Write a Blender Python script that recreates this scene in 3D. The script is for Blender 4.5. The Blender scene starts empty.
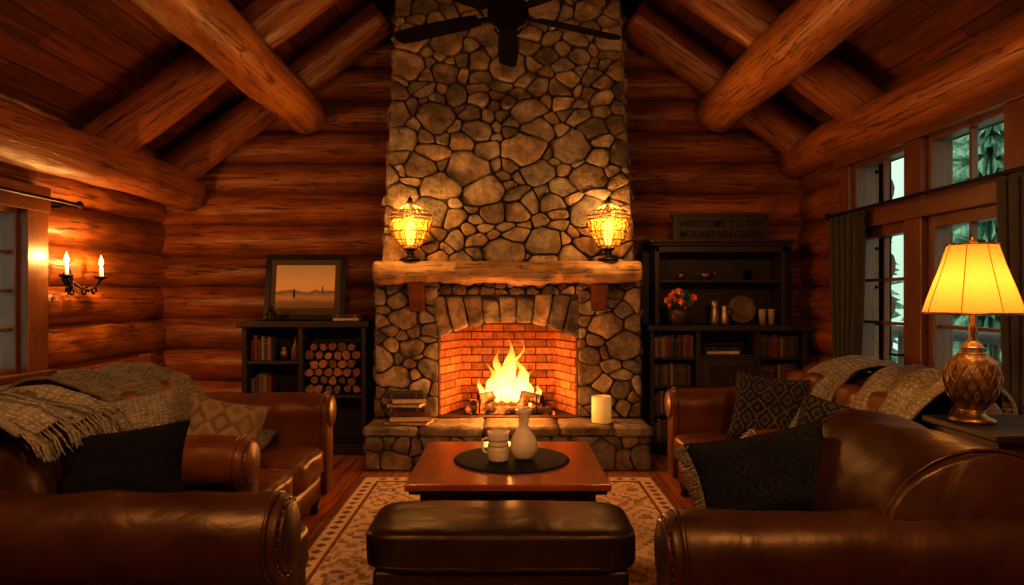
import bpy, bmesh, math, random
from mathutils import Vector, Matrix, noise
R = random.Random(7)
PI = math.pi

# ---------------------------------------------------------------- materials
def newmat(name):
    m = bpy.data.materials.new(name); m.use_nodes = True
    nt = m.node_tree
    return m, nt, nt.nodes, nt.links, nt.nodes['Principled BSDF']

def nd(nt, t, **kw):
    n = nt.nodes.new(t)
    for k, v in kw.items():
        if k.startswith('i_'):
            n.inputs[k[2:].replace('_', ' ')].default_value = v
        else:
            setattr(n, k, v)
    return n

def ramp(nt, stops):
    r = nt.nodes.new('ShaderNodeValToRGB')
    el = r.color_ramp.elements
    while len(el) < len(stops): el.new(0.5)
    for e, (p, c) in zip(el, stops):
        e.position = p; e.color = (*c, 1)
    return r

def mulcol(nt, a, use=True):
    at = nd(nt, 'ShaderNodeAttribute', attribute_name='Col')
    mx = nd(nt, 'ShaderNodeMixRGB', blend_type='MULTIPLY'); mx.inputs[0].default_value = 1
    nt.links.new(a, mx.inputs[1]); nt.links.new(at.outputs['Color'], mx.inputs[2])
    return mx.outputs[0]

def bump(nt, src, dist, strength=1.0, base=None):
    b = nd(nt, 'ShaderNodeBump'); b.inputs['Distance'].default_value = dist
    b.inputs['Strength'].default_value = strength
    nt.links.new(src, b.inputs['Height'])
    if base is not None: nt.links.new(base, b.inputs['Normal'])
    return b.outputs[0]

def wood(name, stops, rough=.5, sc=(1.0, 14.0), bd=.006, coat=0.0, crack=0.):
    m, nt, N, L, P = newmat(name)
    uv = nd(nt, 'ShaderNodeUVMap', uv_map='UVMap')
    mp = nd(nt, 'ShaderNodeMapping'); mp.inputs['Scale'].default_value = (sc[0], sc[1], 1)
    L.new(uv.outputs[0], mp.inputs[0])
    n1 = nd(nt, 'ShaderNodeTexNoise', i_Scale=2.2, i_Detail=8.0, i_Roughness=.68, i_Distortion=.6)
    L.new(mp.outputs[0], n1.inputs['Vector'])
    mp2 = nd(nt, 'ShaderNodeMapping'); mp2.inputs['Scale'].default_value = (sc[0]*1.6, sc[1]*.22, 1)
    L.new(uv.outputs[0], mp2.inputs[0])
    n2 = nd(nt, 'ShaderNodeTexNoise', i_Scale=2.0, i_Detail=4.0, i_Distortion=.8)
    L.new(mp2.outputs[0], n2.inputs['Vector'])
    ad = nd(nt, 'ShaderNodeMath', operation='MULTIPLY_ADD'); ad.inputs[1].default_value = .55
    L.new(n1.outputs[0], ad.inputs[0])
    m2 = nd(nt, 'ShaderNodeMath', operation='MULTIPLY'); m2.inputs[1].default_value = .45
    L.new(n2.outputs[0], m2.inputs[0]); L.new(m2.outputs[0], ad.inputs[2])
    r = ramp(nt, stops); L.new(ad.outputs[0], r.inputs[0])
    c = mulcol(nt, r.outputs[0]); nb = bump(nt, ad.outputs[0], bd)
    if crack:
        mp3 = nd(nt, 'ShaderNodeMapping'); mp3.inputs['Scale'].default_value = (.7, 13, 1); L.new(uv.outputs[0], mp3.inputs[0])
        n3 = nd(nt, 'ShaderNodeTexNoise', i_Scale=1.7, i_Detail=3.0, i_Roughness=.5); L.new(mp3.outputs[0], n3.inputs['Vector'])
        s = nd(nt, 'ShaderNodeMath', operation='SUBTRACT'); s.inputs[1].default_value = .5; L.new(n3.outputs[0], s.inputs[0])
        a = nd(nt, 'ShaderNodeMath', operation='ABSOLUTE'); L.new(s.outputs[0], a.inputs[0])
        mr = nd(nt, 'ShaderNodeMapRange'); mr.inputs[1].default_value = 0; mr.inputs[2].default_value = .016
        mr.inputs[3].default_value = 1-crack; mr.inputs[4].default_value = 1; L.new(a.outputs[0], mr.inputs[0])
        mp4 = nd(nt, 'ShaderNodeMapping'); mp4.inputs['Scale'].default_value = (1.3, 2.6, 1); L.new(uv.outputs[0], mp4.inputs[0])
        vo = nd(nt, 'ShaderNodeTexVoronoi', i_Scale=1.2); L.new(mp4.outputs[0], vo.inputs['Vector'])
        kr = nd(nt, 'ShaderNodeMapRange'); kr.inputs[1].default_value = .03; kr.inputs[2].default_value = .11
        kr.inputs[3].default_value = .35; kr.inputs[4].default_value = 1; L.new(vo.outputs['Distance'], kr.inputs[0])
        mm = nd(nt, 'ShaderNodeMath', operation='MULTIPLY'); L.new(mr.outputs[0], mm.inputs[0]); L.new(kr.outputs[0], mm.inputs[1])
        mx = nd(nt, 'ShaderNodeMixRGB', blend_type='MULTIPLY'); mx.inputs[0].default_value = 1
        L.new(c, mx.inputs[1]); L.new(mm.outputs[0], mx.inputs[2]); c = mx.outputs[0]
        nb = bump(nt, mm.outputs[0], .012, .7, nb)
    L.new(c, P.inputs['Base Color'])
    P.inputs['Roughness'].default_value = rough
    P.inputs['Coat Weight'].default_value = coat
    P.inputs['Coat Roughness'].default_value = .3
    L.new(nb, P.inputs['Normal'])
    return m

def plain(name, c, rough=.5, metal=0., bd=0., bs=60., em=None, es=0., coat=0., var=.25, trans=0., spec=.5):
    m, nt, N, L, P = newmat(name)
    tc = nd(nt, 'ShaderNodeTexCoord')
    n1 = nd(nt, 'ShaderNodeTexNoise', i_Scale=bs, i_Detail=4.0)
    L.new(tc.outputs['Object'], n1.inputs['Vector'])
    r = ramp(nt, [(.3, tuple(x*(1-var) for x in c)), (.7, tuple(min(1, x*(1+var)) for x in c))])
    L.new(n1.outputs[0], r.inputs[0]); L.new(mulcol(nt, r.outputs[0]), P.inputs['Base Color'])
    P.inputs['Roughness'].default_value = rough; P.inputs['Metallic'].default_value = metal
    P.inputs['Coat Weight'].default_value = coat; P.inputs['Specular IOR Level'].default_value = spec
    P.inputs['Transmission Weight'].default_value = trans
    if bd: L.new(bump(nt, n1.outputs[0], bd), P.inputs['Normal'])
    if em:
        P.inputs['Emission Color'].default_value = (*em, 1); P.inputs['Emission Strength'].default_value = es
    return m

def leather(name, c, c2, rough=.36):
    m, nt, N, L, P = newmat(name)
    tc = nd(nt, 'ShaderNodeTexCoord')
    n1 = nd(nt, 'ShaderNodeTexNoise', i_Scale=5.0, i_Detail=6.0, i_Roughness=.6)
    L.new(tc.outputs['Object'], n1.inputs['Vector'])
    r = ramp(nt, [(.35, c), (.7, c2)]); L.new(n1.outputs[0], r.inputs[0])
    L.new(mulcol(nt, r.outputs[0]), P.inputs['Base Color'])
    v = nd(nt, 'ShaderNodeTexVoronoi', i_Scale=180.0); L.new(tc.outputs['Object'], v.inputs['Vector'])
    b1 = bump(nt, v.outputs['Distance'], .0005, .5)
    n2 = nd(nt, 'ShaderNodeTexNoise', i_Scale=4.5, i_Detail=3.0, i_Roughness=.45, i_Distortion=1.2)
    L.new(tc.outputs['Object'], n2.inputs['Vector'])
    L.new(bump(nt, n2.outputs[0], .018, .5, b1), P.inputs['Normal'])
    rr = nd(nt, 'ShaderNodeMapRange'); rr.inputs[3].default_value = rough-.06; rr.inputs[4].default_value = rough+.14
    L.new(n1.outputs[0], rr.inputs[0]); L.new(rr.outputs[0], P.inputs['Roughness'])
    P.inputs['Specular IOR Level'].default_value = .5
    P.inputs['Specular Tint'].default_value = (1, .74, .52, 1)
    return m

def kilim(name, k, cols, scale=1.0, rough=.95, worn=.5, bd=.004, nzs=.12):
    m, nt, N, L, P = newmat(name)
    uv = nd(nt, 'ShaderNodeUVMap', uv_map='UVMap')
    nz = nd(nt, 'ShaderNodeTexNoise', i_Scale=14.0, i_Detail=3.0); L.new(uv.outputs[0], nz.inputs['Vector'])
    vm = nd(nt, 'ShaderNodeMapping'); vm.inputs['Scale'].default_value = (k, k*.8, 1)
    L.new(uv.outputs[0], vm.inputs[0])
    sx = nd(nt, 'ShaderNodeSeparateXYZ'); L.new(vm.outputs[0], sx.inputs[0])
    outs = []
    for i in (0, 1):
        p = nd(nt, 'ShaderNodeMath', operation='PINGPONG'); p.inputs[1].default_value = .5
        L.new(sx.outputs[i], p.inputs[0])
        s = nd(nt, 'ShaderNodeMath', operation='SNAP'); s.inputs[1].default_value = .0625
        L.new(p.outputs[0], s.inputs[0]); outs.append(s)
    a = nd(nt, 'ShaderNodeMath', operation='ADD'); L.new(outs[0].outputs[0], a.inputs[0]); L.new(outs[1].outputs[0], a.inputs[1])
    b = nd(nt, 'ShaderNodeMath', operation='MULTIPLY_ADD'); b.inputs[1].default_value = nzs
    L.new(nz.outputs[0], b.inputs[0]); L.new(a.outputs[0], b.inputs[2])
    r = ramp(nt, cols); r.color_ramp.interpolation = 'CONSTANT'
    L.new(b.outputs[0], r.inputs[0])
    n3 = nd(nt, 'ShaderNodeTexNoise', i_Scale=3.0, i_Detail=8.0, i_Roughness=.7); L.new(uv.outputs[0], n3.inputs['Vector'])
    mr = nd(nt, 'ShaderNodeMapRange'); mr.inputs[1].default_value = .4; mr.inputs[2].default_value = .62
    mr.inputs[4].default_value = worn
    L.new(n3.outputs[0], mr.inputs[0])
    mx = nd(nt, 'ShaderNodeMixRGB'); L.new(mr.outputs[0], mx.inputs[0]); L.new(r.outputs[0], mx.inputs[1])
    mx.inputs[2].default_value = (*cols[0][1], 1)
    L.new(mx.outputs[0], P.inputs['Base Color'])
    P.inputs['Roughness'].default_value = rough; P.inputs['Specular IOR Level'].default_value = .15
    w = nd(nt, 'ShaderNodeTexNoise', i_Scale=260.0); L.new(uv.outputs[0], w.inputs['Vector'])
    L.new(bump(nt, w.outputs[0], bd), P.inputs['Normal'])
    return m

def knit(name, c1, c2, stripe=None):
    m, nt, N, L, P = newmat(name)
    uv = nd(nt, 'ShaderNodeUVMap', uv_map='UVMap')
    w1 = nd(nt, 'ShaderNodeTexWave', wave_type='BANDS', bands_direction='X', i_Scale=13.0, i_Distortion=4.)
    w2 = nd(nt, 'ShaderNodeTexWave', wave_type='BANDS', bands_direction='Y', i_Scale=17.0, i_Distortion=5.)
    for w in (w1, w2): L.new(uv.outputs[0], w.inputs['Vector']); w.inputs['Detail'].default_value = 2
    ad = nd(nt, 'ShaderNodeMath', operation='MULTIPLY'); L.new(w1.outputs['Fac'], ad.inputs[0]); L.new(w2.outputs['Fac'], ad.inputs[1])
    n = nd(nt, 'ShaderNodeTexNoise', i_Scale=22.0, i_Detail=7.0, i_Roughness=.7); L.new(uv.outputs[0], n.inputs['Vector'])
    av = nd(nt, 'ShaderNodeMath', operation='MULTIPLY_ADD'); av.inputs[1].default_value = .3
    hf = nd(nt, 'ShaderNodeMath', operation='MULTIPLY'); hf.inputs[1].default_value = .75
    L.new(n.outputs[0], hf.inputs[0]); L.new(ad.outputs[0], av.inputs[0]); L.new(hf.outputs[0], av.inputs[2])
    r = ramp(nt, [(.25, c1), (.62, c2)]); L.new(av.outputs[0], r.inputs[0])
    c = r.outputs[0]
    if stripe:
        sx = nd(nt, 'ShaderNodeSeparateXYZ'); L.new(uv.outputs[0], sx.inputs[0])
        pp = nd(nt, 'ShaderNodeMath', operation='PINGPONG'); pp.inputs[1].default_value = .16; L.new(sx.outputs[1], pp.inputs[0])
        nz = nd(nt, 'ShaderNodeMath', operation='MULTIPLY_ADD'); nz.inputs[1].default_value = .05; L.new(n.outputs[0], nz.inputs[0]); L.new(pp.outputs[0], nz.inputs[2])
        rs = ramp(nt, [(0, (0, 0, 0)), (.075, (.8, .8, .8)), (.105, (0, 0, 0)), (.125, (.7, .7, .7)), (.138, (0, 0, 0))]); rs.color_ramp.interpolation = 'CONSTANT'
        L.new(nz.outputs[0], rs.inputs[0])
        mx = nd(nt, 'ShaderNodeMixRGB'); L.new(rs.outputs[0], mx.inputs[0]); L.new(c, mx.inputs[1]); mx.inputs[2].default_value = (*stripe, 1); c = mx.outputs[0]
    L.new(c, P.inputs['Base Color']); P.inputs['Roughness'].default_value = .95; P.inputs['Specular IOR Level'].default_value = .15
    L.new(bump(nt, av.outputs[0], .020), P.inputs['Normal'])
    return m

def planks(name, c1, c2, gap, w, l, rough=.35, sc=(1., 12.)):
    m, nt, N, L, P = newmat(name)
    uv = nd(nt, 'ShaderNodeUVMap', uv_map='UVMap')
    b = nd(nt, 'ShaderNodeTexBrick', i_Scale=1.0, i_Mortar_Size=.004, i_Brick_Width=l, i_Row_Height=w, offset=.37)
    b.inputs['Color1'].default_value = (*c1, 1); b.inputs['Color2'].default_value = (*c2, 1); b.inputs['Mortar'].default_value = (*gap, 1)
    L.new(uv.outputs[0], b.inputs['Vector'])
    mp = nd(nt, 'ShaderNodeMapping'); mp.inputs['Scale'].default_value = (sc[0], sc[1], 1); L.new(uv.outputs[0], mp.inputs[0])
    n1 = nd(nt, 'ShaderNodeTexNoise', i_Scale=2.5, i_Detail=7.0, i_Distortion=.5); L.new(mp.outputs[0], n1.inputs['Vector'])
    r = ramp(nt, [(.3, (.45, .42, .4)), (.7, (1.25, 1.25, 1.25))]); L.new(n1.outputs[0], r.inputs[0])
    mx = nd(nt, 'ShaderNodeMixRGB', blend_type='MULTIPLY'); mx.inputs[0].default_value = 1
    L.new(b.outputs[0], mx.inputs[1]); L.new(r.outputs[0], mx.inputs[2])
    L.new(mx.outputs[0], P.inputs['Base Color']); P.inputs['Roughness'].default_value = rough
    iv = nd(nt, 'ShaderNodeMath', operation='SUBTRACT'); iv.inputs[0].default_value = 1.
    L.new(b.outputs['Fac'], iv.inputs[1])
    L.new(bump(nt, iv.outputs[0], .006), P.inputs['Normal'])
    return m

M_LOG = wood('log_wood', [(.28, (.055, .014, .004)), (.48, (.25, .078, .017)), (.70, (.48, .18, .042))], .42, (.7, 11), .014, .15, .8)
M_BEAM = wood('beam_wood', [(.28, (.11, .034, .009)), (.48, (.39, .14, .031)), (.70, (.62, .26, .067))], .40, (.6, 10), .014, .15, .8)
M_END = wood('log_end_grain', [(.25, (.14, .055, .02)), (.7, (.36, .19, .08))], .8, (10, 10), .004)
M_DARK = wood('dark_cabinet_wood', [(.25, (.012, .006, .004)), (.7, (.038, .018, .010))], .5, (1, 16), .002, 0.)
M_FAN = plain('fan_blade_walnut', (.008, .004, .003), .95, spec=.05)
M_TRIM = wood('window_trim_wood', [(.25, (.055, .017, .006)), (.7, (.18, .060, .017))], .4, (1, 14), .002, .15)
M_TABLE = wood('cherry_table_wood', [(.25, (.14, .028, .007)), (.7, (.38, .095, .020))], .22, (1, 12), .001, .4)
M_MANTEL = wood('mantel_wood', [(.25, (.12, .052, .020)), (.5, (.33, .175, .075)), (.75, (.50, .30, .14))], .65, (.9, 12), .022, 0, .8)
M_CHINK = plain('dark_chinking', (.02, .008, .004), .9)
M_FLOOR = planks('floor_boards', (.36, .11, .024), (.48, .17, .04), (.05, .015, .005), .13, 1.6, .28)
M_CEIL = planks('ceiling_boards', (.11, .028, .009), (.20, .053, .015), (.02, .006, .003), .17, 2.6, .5)
M_MORTAR = plain('mortar', (.075, .050, .030), .95, bd=.01, bs=30)
M_LEA = leather('brown_leather', (.027, .0098, .005), (.050, .0190, .0088), .37)
M_LEA2 = leather('caramel_leather', (.090, .027, .008), (.150, .048, .014), .35)
M_LEAD = leather('dark_leather', (.013, .0065, .0045), (.024, .012, .0075), .34)
M_IRON = plain('black_iron', (.02, .015, .012), .45, .8)
M_BRASS = plain('aged_brass', (.40, .23, .07), .35, .9, .002, 50)
M_BRONZE = plain('bronze_ceramic', (.17, .095, .04), .4, .3, .006, 38, var=.7)
M_CREAM = plain('cream_ceramic', (.74, .62, .46), .4, 0, .002, 20, coat=.2, var=.1)
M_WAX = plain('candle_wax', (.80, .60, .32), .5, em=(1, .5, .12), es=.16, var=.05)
M_SOOT = plain('soot', (.03, .015, .01), .95)
M_BRICK = plain('fire_brick', (.44, .145, .042), .85, bd=.006, bs=25, var=.4)
M_BRICKM = plain('brick_mortar', (.06, .022, .010), .95)
M_BLACKP = plain('black_fabric', (.008, .0075, .009), .95, bd=.003, bs=200, spec=.1)
M_MAT = plain('woven_placemat', (.018, .018, .020), .9, bd=.006, bs=160, spec=.2)
M_CURT = plain('curtain_fabric', (.060, .053, .045), .95, bd=.002, bs=150, spec=.1)
M_PAPER = plain('book_pages', (.58, .43, .26), .8)
M_BOOK = plain('book_cloth', (.5, .5, .5), .7, var=.1)
M_LEAF = plain('plant_leaf', (.05, .09, .02), .6)
M_FLOW = plain('flower_petal', (.85, .12, .03), .6)
M_THROW = knit('grey_knit', (.080, .067, .053), (.27, .225, .175))
M_FRINGE = knit('striped_knit', (.10, .084, .066), (.33, .275, .21), (.050, .042, .037))
M_CREAMT = knit('cream_knit', (.13, .107, .082), (.36, .30, .225))
M_PILB = kilim('patterned_pillow_fabric', 9, [(0, (.022, .025, .032)), (.3, (.11, .075, .05)), (.42, (.016, .02, .028)), (.62, (.13, .085, .055)), (.75, (.016, .02, .028)), (.95, (.09, .065, .05))], worn=.5, nzs=.4)
M_PILD = kilim('damask_pillow_fabric', 14, [(0, (.010, .010, .013)), (.42, (.026, .021, .020)), (.52, (.010, .010, .013)), (.8, (.030, .024, .022)), (.9, (.010, .010, .013))], worn=.7, nzs=.6)
M_PILT = kilim('tan_pillow_fabric', 8, [(0, (.22, .145, .08)), (.35, (.30, .20, .115)), (.6, (.16, .10, .052)), (.8, (.26, .175, .10))], worn=.5, nzs=.3)
M_RUG = kilim('rug_weave', 2.0, [(0, (.64, .48, .34)), (.09, (.22, .10, .065)), (.20, (.64, .48, .34)), (.30, (.34, .18, .12)), (.36, (.64, .49, .35)), (.50, (.18, .10, .08)), (.58, (.62, .47, .33)), (.70, (.28, .13, .08)), (.80, (.64, .48, .34)), (.92, (.20, .11, .08)), (1.0, (.58, .44, .31))], worn=.55, nzs=.3)

def stonemat():
    m, nt, N, L, P = newmat('field_stone')
    tc = nd(nt, 'ShaderNodeTexCoord')
    n1 = nd(nt, 'ShaderNodeTexNoise', i_Scale=5.5, i_Detail=10.0, i_Roughness=.74)
    L.new(tc.outputs['Object'], n1.inputs['Vector'])
    r = ramp(nt, [(.34, (.13, .097, .066)), (.5, (.32, .245, .17)), (.66, (.54, .43, .31))])
    L.new(n1.outputs[0], r.inputs[0]); L.new(mulcol(nt, r.outputs[0]), P.inputs['Base Color'])
    P.inputs['Roughness'].default_value = .88; P.inputs['Specular IOR Level'].default_value = .3
    n2 = nd(nt, 'ShaderNodeTexNoise', i_Scale=13.0, i_Detail=10.0, i_Roughness=.7)
    L.new(tc.outputs['Object'], n2.inputs['Vector'])
    L.new(bump(nt, n2.outputs[0], .055), P.inputs['Normal'])
    return m
M_STONE = stonemat()

def flamemat():
    m, nt, N, L, P = newmat('flame')
    N.remove(P)
    out = N['Material Output']
    uv = nd(nt, 'ShaderNodeUVMap', uv_map='UVMap')
    sx = nd(nt, 'ShaderNodeSeparateXYZ'); L.new(uv.outputs[0], sx.inputs[0])
    r = ramp(nt, [(0, (1, .40, .06)), (.3, (1, .66, .22)), (.65, (1, .42, .06)), (1, (1, .18, .01))])
    L.new(sx.outputs[0], r.inputs[0])
    e = nd(nt, 'ShaderNodeEmission'); e.inputs[1].default_value = 3.2
    L.new(r.outputs[0], e.inputs[0])
    t = nd(nt, 'ShaderNodeBsdfTransparent')
    mx = nd(nt, 'ShaderNodeMixShader')
    al = nd(nt, 'ShaderNodeMapRange'); al.inputs[1].default_value = .3; al.inputs[2].default_value = 1.
    al.inputs[3].default_value = .8; al.inputs[4].default_value = .12
    L.new(sx.outputs[0], al.inputs[0]); L.new(al.outputs[0], mx.inputs[0])
    L.new(t.outputs[0], mx.inputs[1]); L.new(e.outputs[0], mx.inputs[2]); L.new(mx.outputs[0], out.inputs[0])
    return m
M_FLAME = flamemat()

def embermat():
    m, nt, N, L, P = newmat('glowing_ember')
    tc = nd(nt, 'ShaderNodeTexCoord')
    n1 = nd(nt, 'ShaderNodeTexNoise', i_Scale=14.0, i_Detail=5.0); L.new(tc.outputs['Object'], n1.inputs['Vector'])
    r = ramp(nt, [(.5, (0, 0, 0)), (.62, (1, .16, .02)), (.75, (1, .5, .1))]); L.new(n1.outputs[0], r.inputs[0])
    P.inputs['Base Color'].default_value = (.03, .014, .008, 1); P.inputs['Roughness'].default_value = .9
    L.new(r.outputs[0], P.inputs['Emission Color']); P.inputs['Emission Strength'].default_value = 1.5
    L.new(bump(nt, n1.outputs[0], .02), P.inputs['Normal'])
    return m
M_EMBER = embermat()

def emis(name, c, s):
    m, nt, N, L, P = newmat(name)
    P.inputs['Base Color'].default_value = (*c, 1)
    P.inputs['Emission Color'].default_value = (*c, 1); P.inputs['Emission Strength'].default_value = s
    return m
M_BULB = emis('warm_bulb', (1, .52, .14), 6)
M_CANDF = emis('candle_bulb', (1, .52, .13), 8)

def shademat(name, c, f=.35):
    m, nt, N, L, P = newmat(name)
    N.remove(P); out = N['Material Output']
    tl = nd(nt, 'ShaderNodeBsdfTranslucent'); tl.inputs[0].default_value = (*c, 1)
    df = nd(nt, 'ShaderNodeBsdfDiffuse'); df.inputs[0].default_value = (c[0]*.8, c[1]*.85, c[2], 1)
    mx = nd(nt, 'ShaderNodeMixShader'); mx.inputs[0].default_value = f
    L.new(tl.outputs[0], mx.inputs[1]); L.new(df.outputs[0], mx.inputs[2]); L.new(mx.outputs[0], out.inputs[0])
    return m
M_SHADE = shademat('lamp_shade_linen', (.80, .42, .15))

def glassmat(name='window_glass', tint=(.93, .97, .95), g=.03, r=.05):
    m, nt, N, L, P = newmat(name)
    N.remove(P); out = N['Material Output']
    t = nd(nt, 'ShaderNodeBsdfTransparent'); t.inputs[0].default_value = (*tint, 1)
    gl = nd(nt, 'ShaderNodeBsdfGlossy'); gl.inputs['Roughness'].default_value = r
    mx = nd(nt, 'ShaderNodeMixShader'); mx.inputs[0].default_value = g
    L.new(t.outputs[0], mx.inputs[1]); L.new(gl.outputs[0], mx.inputs[2]); L.new(mx.outputs[0], out.inputs[0])
    return m
M_GLASS = glassmat()

def linermat():
    m, nt, N, L, P = newmat('seeded_amber_glass')
    N.remove(P); out = N['Material Output']
    t = nd(nt, 'ShaderNodeBsdfTransparent'); t.inputs[0].default_value = (1, .78, .45, 1)
    tl = nd(nt, 'ShaderNodeBsdfTranslucent'); tl.inputs[0].default_value = (.8, .42, .10, 1)
    tc = nd(nt, 'ShaderNodeTexCoord'); v = nd(nt, 'ShaderNodeTexVoronoi', i_Scale=34.0); L.new(tc.outputs['Object'], v.inputs['Vector'])
    mr = nd(nt, 'ShaderNodeMapRange'); mr.inputs[1].default_value = .2; mr.inputs[2].default_value = .6; mr.inputs[3].default_value = .10; mr.inputs[4].default_value = .6
    L.new(v.outputs['Distance'], mr.inputs[0])
    mx = nd(nt, 'ShaderNodeMixShader'); L.new(mr.outputs[0], mx.inputs[0])
    L.new(t.outputs[0], mx.inputs[1]); L.new(tl.outputs[0], mx.inputs[2]); L.new(mx.outputs[0], out.inputs[0])
    return m
M_LINER = linermat()

def treemat():
    m, nt, N, L, P = newmat('snowy_needles')
    tc = nd(nt, 'ShaderNodeTexCoord')
    n1 = nd(nt, 'ShaderNodeTexNoise', i_Scale=5.0, i_Detail=6.0, i_Roughness=.7); L.new(tc.outputs['Object'], n1.inputs['Vector'])
    r = ramp(nt, [(.34, (.09, .20, .13)), (.48, (.28, .47, .33)), (.60, (.66, .80, .70))]); L.new(n1.outputs[0], r.inputs[0])
    L.new(r.outputs[0], P.inputs['Base Color']); P.inputs['Roughness'].default_value = .9
    return m
M_TREE = treemat()
M_SNOW = plain('snow', (.7, .78, .76), .8, bd=.05, bs=2, var=.08)
M_BARK = plain('bark', (.10, .07, .055), .9, bd=.03, bs=12)

# ---------------------------------------------------------------- mesh builder
class B:
    def __init__(s, name):
        s.name = name; s.bm = bmesh.new()
        s.uv = s.bm.loops.layers.uv.new('UVMap')
        s.col = s.bm.loops.layers.float_color.new('Col')
        s.mats = []; s.T = Matrix.Identity(4)
    def mi(s, m):
        if m not in s.mats: s.mats.append(m)
        return s.mats.index(m)
    def add(s, vs, fs, mat, smooth=True, uvs=None, col=None, long=None, T=None):
        vs = [Vector(v) for v in vs]
        if long is None:
            ext = [max(v[i] for v in vs)-min(v[i] for v in vs) for i in range(3)]
            long = ext.index(max(ext))
        M = s.T @ T if T is not None else s.T
        bv = [s.bm.verts.new(M @ v) for v in vs]
        k = s.mi(mat); out = []
        if col is None: col = (1, 1, 1)
        if isinstance(col, (int, float)): col = (col, col, col)
        ou, ov = R.random()*20, R.random()*20
        for fi, f in enumerate(fs):
            if len(set(f)) < 3: continue
            try: face = s.bm.faces.new([bv[i] for i in f])
            except ValueError: continue
            face.material_index = k; face.smooth = smooth
            if uvs is None:
                a, b_, c = vs[f[0]], vs[f[1]], vs[f[2]]
                n = (b_-a).cross(c-b_); ax = max(range(3), key=lambda i: abs(n[i]))
                rest = [i for i in range(3) if i != ax]
                u = long if long in rest else rest[0]
                v = [i for i in rest if i != u][0]
            for li, lp in enumerate(face.loops):
                if uvs is None: lp[s.uv].uv = (vs[f[li]][u]+ou, vs[f[li]][v]+ov)
                else: lp[s.uv].uv = uvs[fi][li]
                lp[s.col] = (*col, 1)
            out.append(face)
        bmesh.ops.recalc_face_normals(s.bm, faces=out)
        return bv
    def tmp(s, bm, mat, smooth, col=None, T=None, long=None):
        bm.verts.ensure_lookup_table(); bm.verts.index_update()
        vs = [v.co.copy() for v in bm.verts]; fs = [[v.index for v in f.verts] for f in bm.faces]
        bm.free(); s.add(vs, fs, mat, smooth, None, col, long, T)
    def box(s, x0, x1, y0, y1, z0, z1, mat, bev=.006, col=None, T=None, seg=2, smooth=False):
        bm = bmesh.new(); bmesh.ops.create_cube(bm, size=1)
        sx, sy, sz = abs(x1-x0), abs(y1-y0), abs(z1-z0)
        for v in bm.verts:
            v.co = Vector(((x0+x1)/2+v.co.x*sx, (y0+y1)/2+v.co.y*sy, (z0+z1)/2+v.co.z*sz))
        bev = min(bev, .45*min(sx, sy, sz))
        if bev > 0: bmesh.ops.bevel(bm, geom=bm.edges[:], offset=bev, segments=seg, profile=.6, affect='EDGES')
        s.tmp(bm, mat, smooth, col, T)
    def rbox(s, c, size, mat, p=5, cuts=8, puff=0., wr=0., T=None, col=None, pax=2):
        bm = bmesh.new(); bmesh.ops.create_cube(bm, size=2)
        bmesh.ops.subdivide_edges(bm, edges=bm.edges[:], cuts=cuts, use_grid_fill=True)
        sd = R.random()*50
        for v in bm.verts:
            q = v.co; m = max(abs(q.x), abs(q.y), abs(q.z))
            l = (abs(q.x)**p+abs(q.y)**p+abs(q.z)**p)**(1/p)
            q = q*(m/l)
            o = [i for i in range(3) if i != pax]
            q[pax] *= 1+puff*(1-q[o[0]]**2)*(1-q[o[1]]**2)
            w = Vector((q.x*size[0]/2, q.y*size[1]/2, q.z*size[2]/2))
            if wr:
                w += q.normalized()*wr*noise.noise(w*7+Vector((sd, 0, 0)))
            v.co = w+Vector(c)
        s.tmp(bm, mat, True, col, T)
    def tube(s, pts, r, mat, n=16, caps=True, cap=None, col=None, wob=0., T=None, smooth=True, sq=1.):
        pts = [Vector(p) for p in pts]
        if isinstance(r, (int, float)): r = [r]*len(pts)
        t0 = (pts[1]-pts[0]).normalized()
        up = Vector((0, 0, 1)) if abs(t0.z) < .9 else Vector((0, 1, 0))
        a = (up-t0*up.dot(t0)).normalized()
        vs = []; L = 0; Ls = []; sd = R.random()*90
        for i, p in enumerate(pts):
            t = (pts[min(i+1, len(pts)-1)]-pts[max(i-1, 0)])
            if t.length < 1e-9: t = t0.copy()
            t.normalize()
            a = (a-t*a.dot(t)).normalized(); b = t.cross(a)
            if i: L += (p-pts[i-1]).length
            Ls.append(L)
            for k in range(n):
                th = 2*PI*k/n-PI
                d = a*math.cos(th)+b*math.sin(th)*sq
                rr = r[i]
                if wob:
                    rr *= 1+wob*noise.noise(Vector((L*1.1+sd, math.cos(th)*.7, math.sin(th)*.7)))+wob*.5*noise.noise(Vector((L*3.5+sd, math.cos(th)*1.3, math.sin(th)*1.3)))
                vs.append(p+d*rr)
        fs = []; uvs = []; ro = max(r)
        for i in range(len(pts)-1):
            for k in range(n):
                k2 = (k+1) % n
                fs.append([i*n+k, i*n+k2, (i+1)*n+k2, (i+1)*n+k])
                v0, v1 = k/n*2*PI*ro+sd, (k+1)/n*2*PI*ro+sd
                uvs.append([(Ls[i]+sd, v0), (Ls[i]+sd, v1), (Ls[i+1]+sd, v1), (Ls[i+1]+sd, v0)])
        s.add(vs, fs, mat, smooth, uvs, col, T=T)
        if caps:
            for i0 in (0, (len(pts)-1)*n):
                ring = vs[i0:i0+n]
                s.add(ring, [list(range(n))], cap or mat, False, None, col, T=T)
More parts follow.
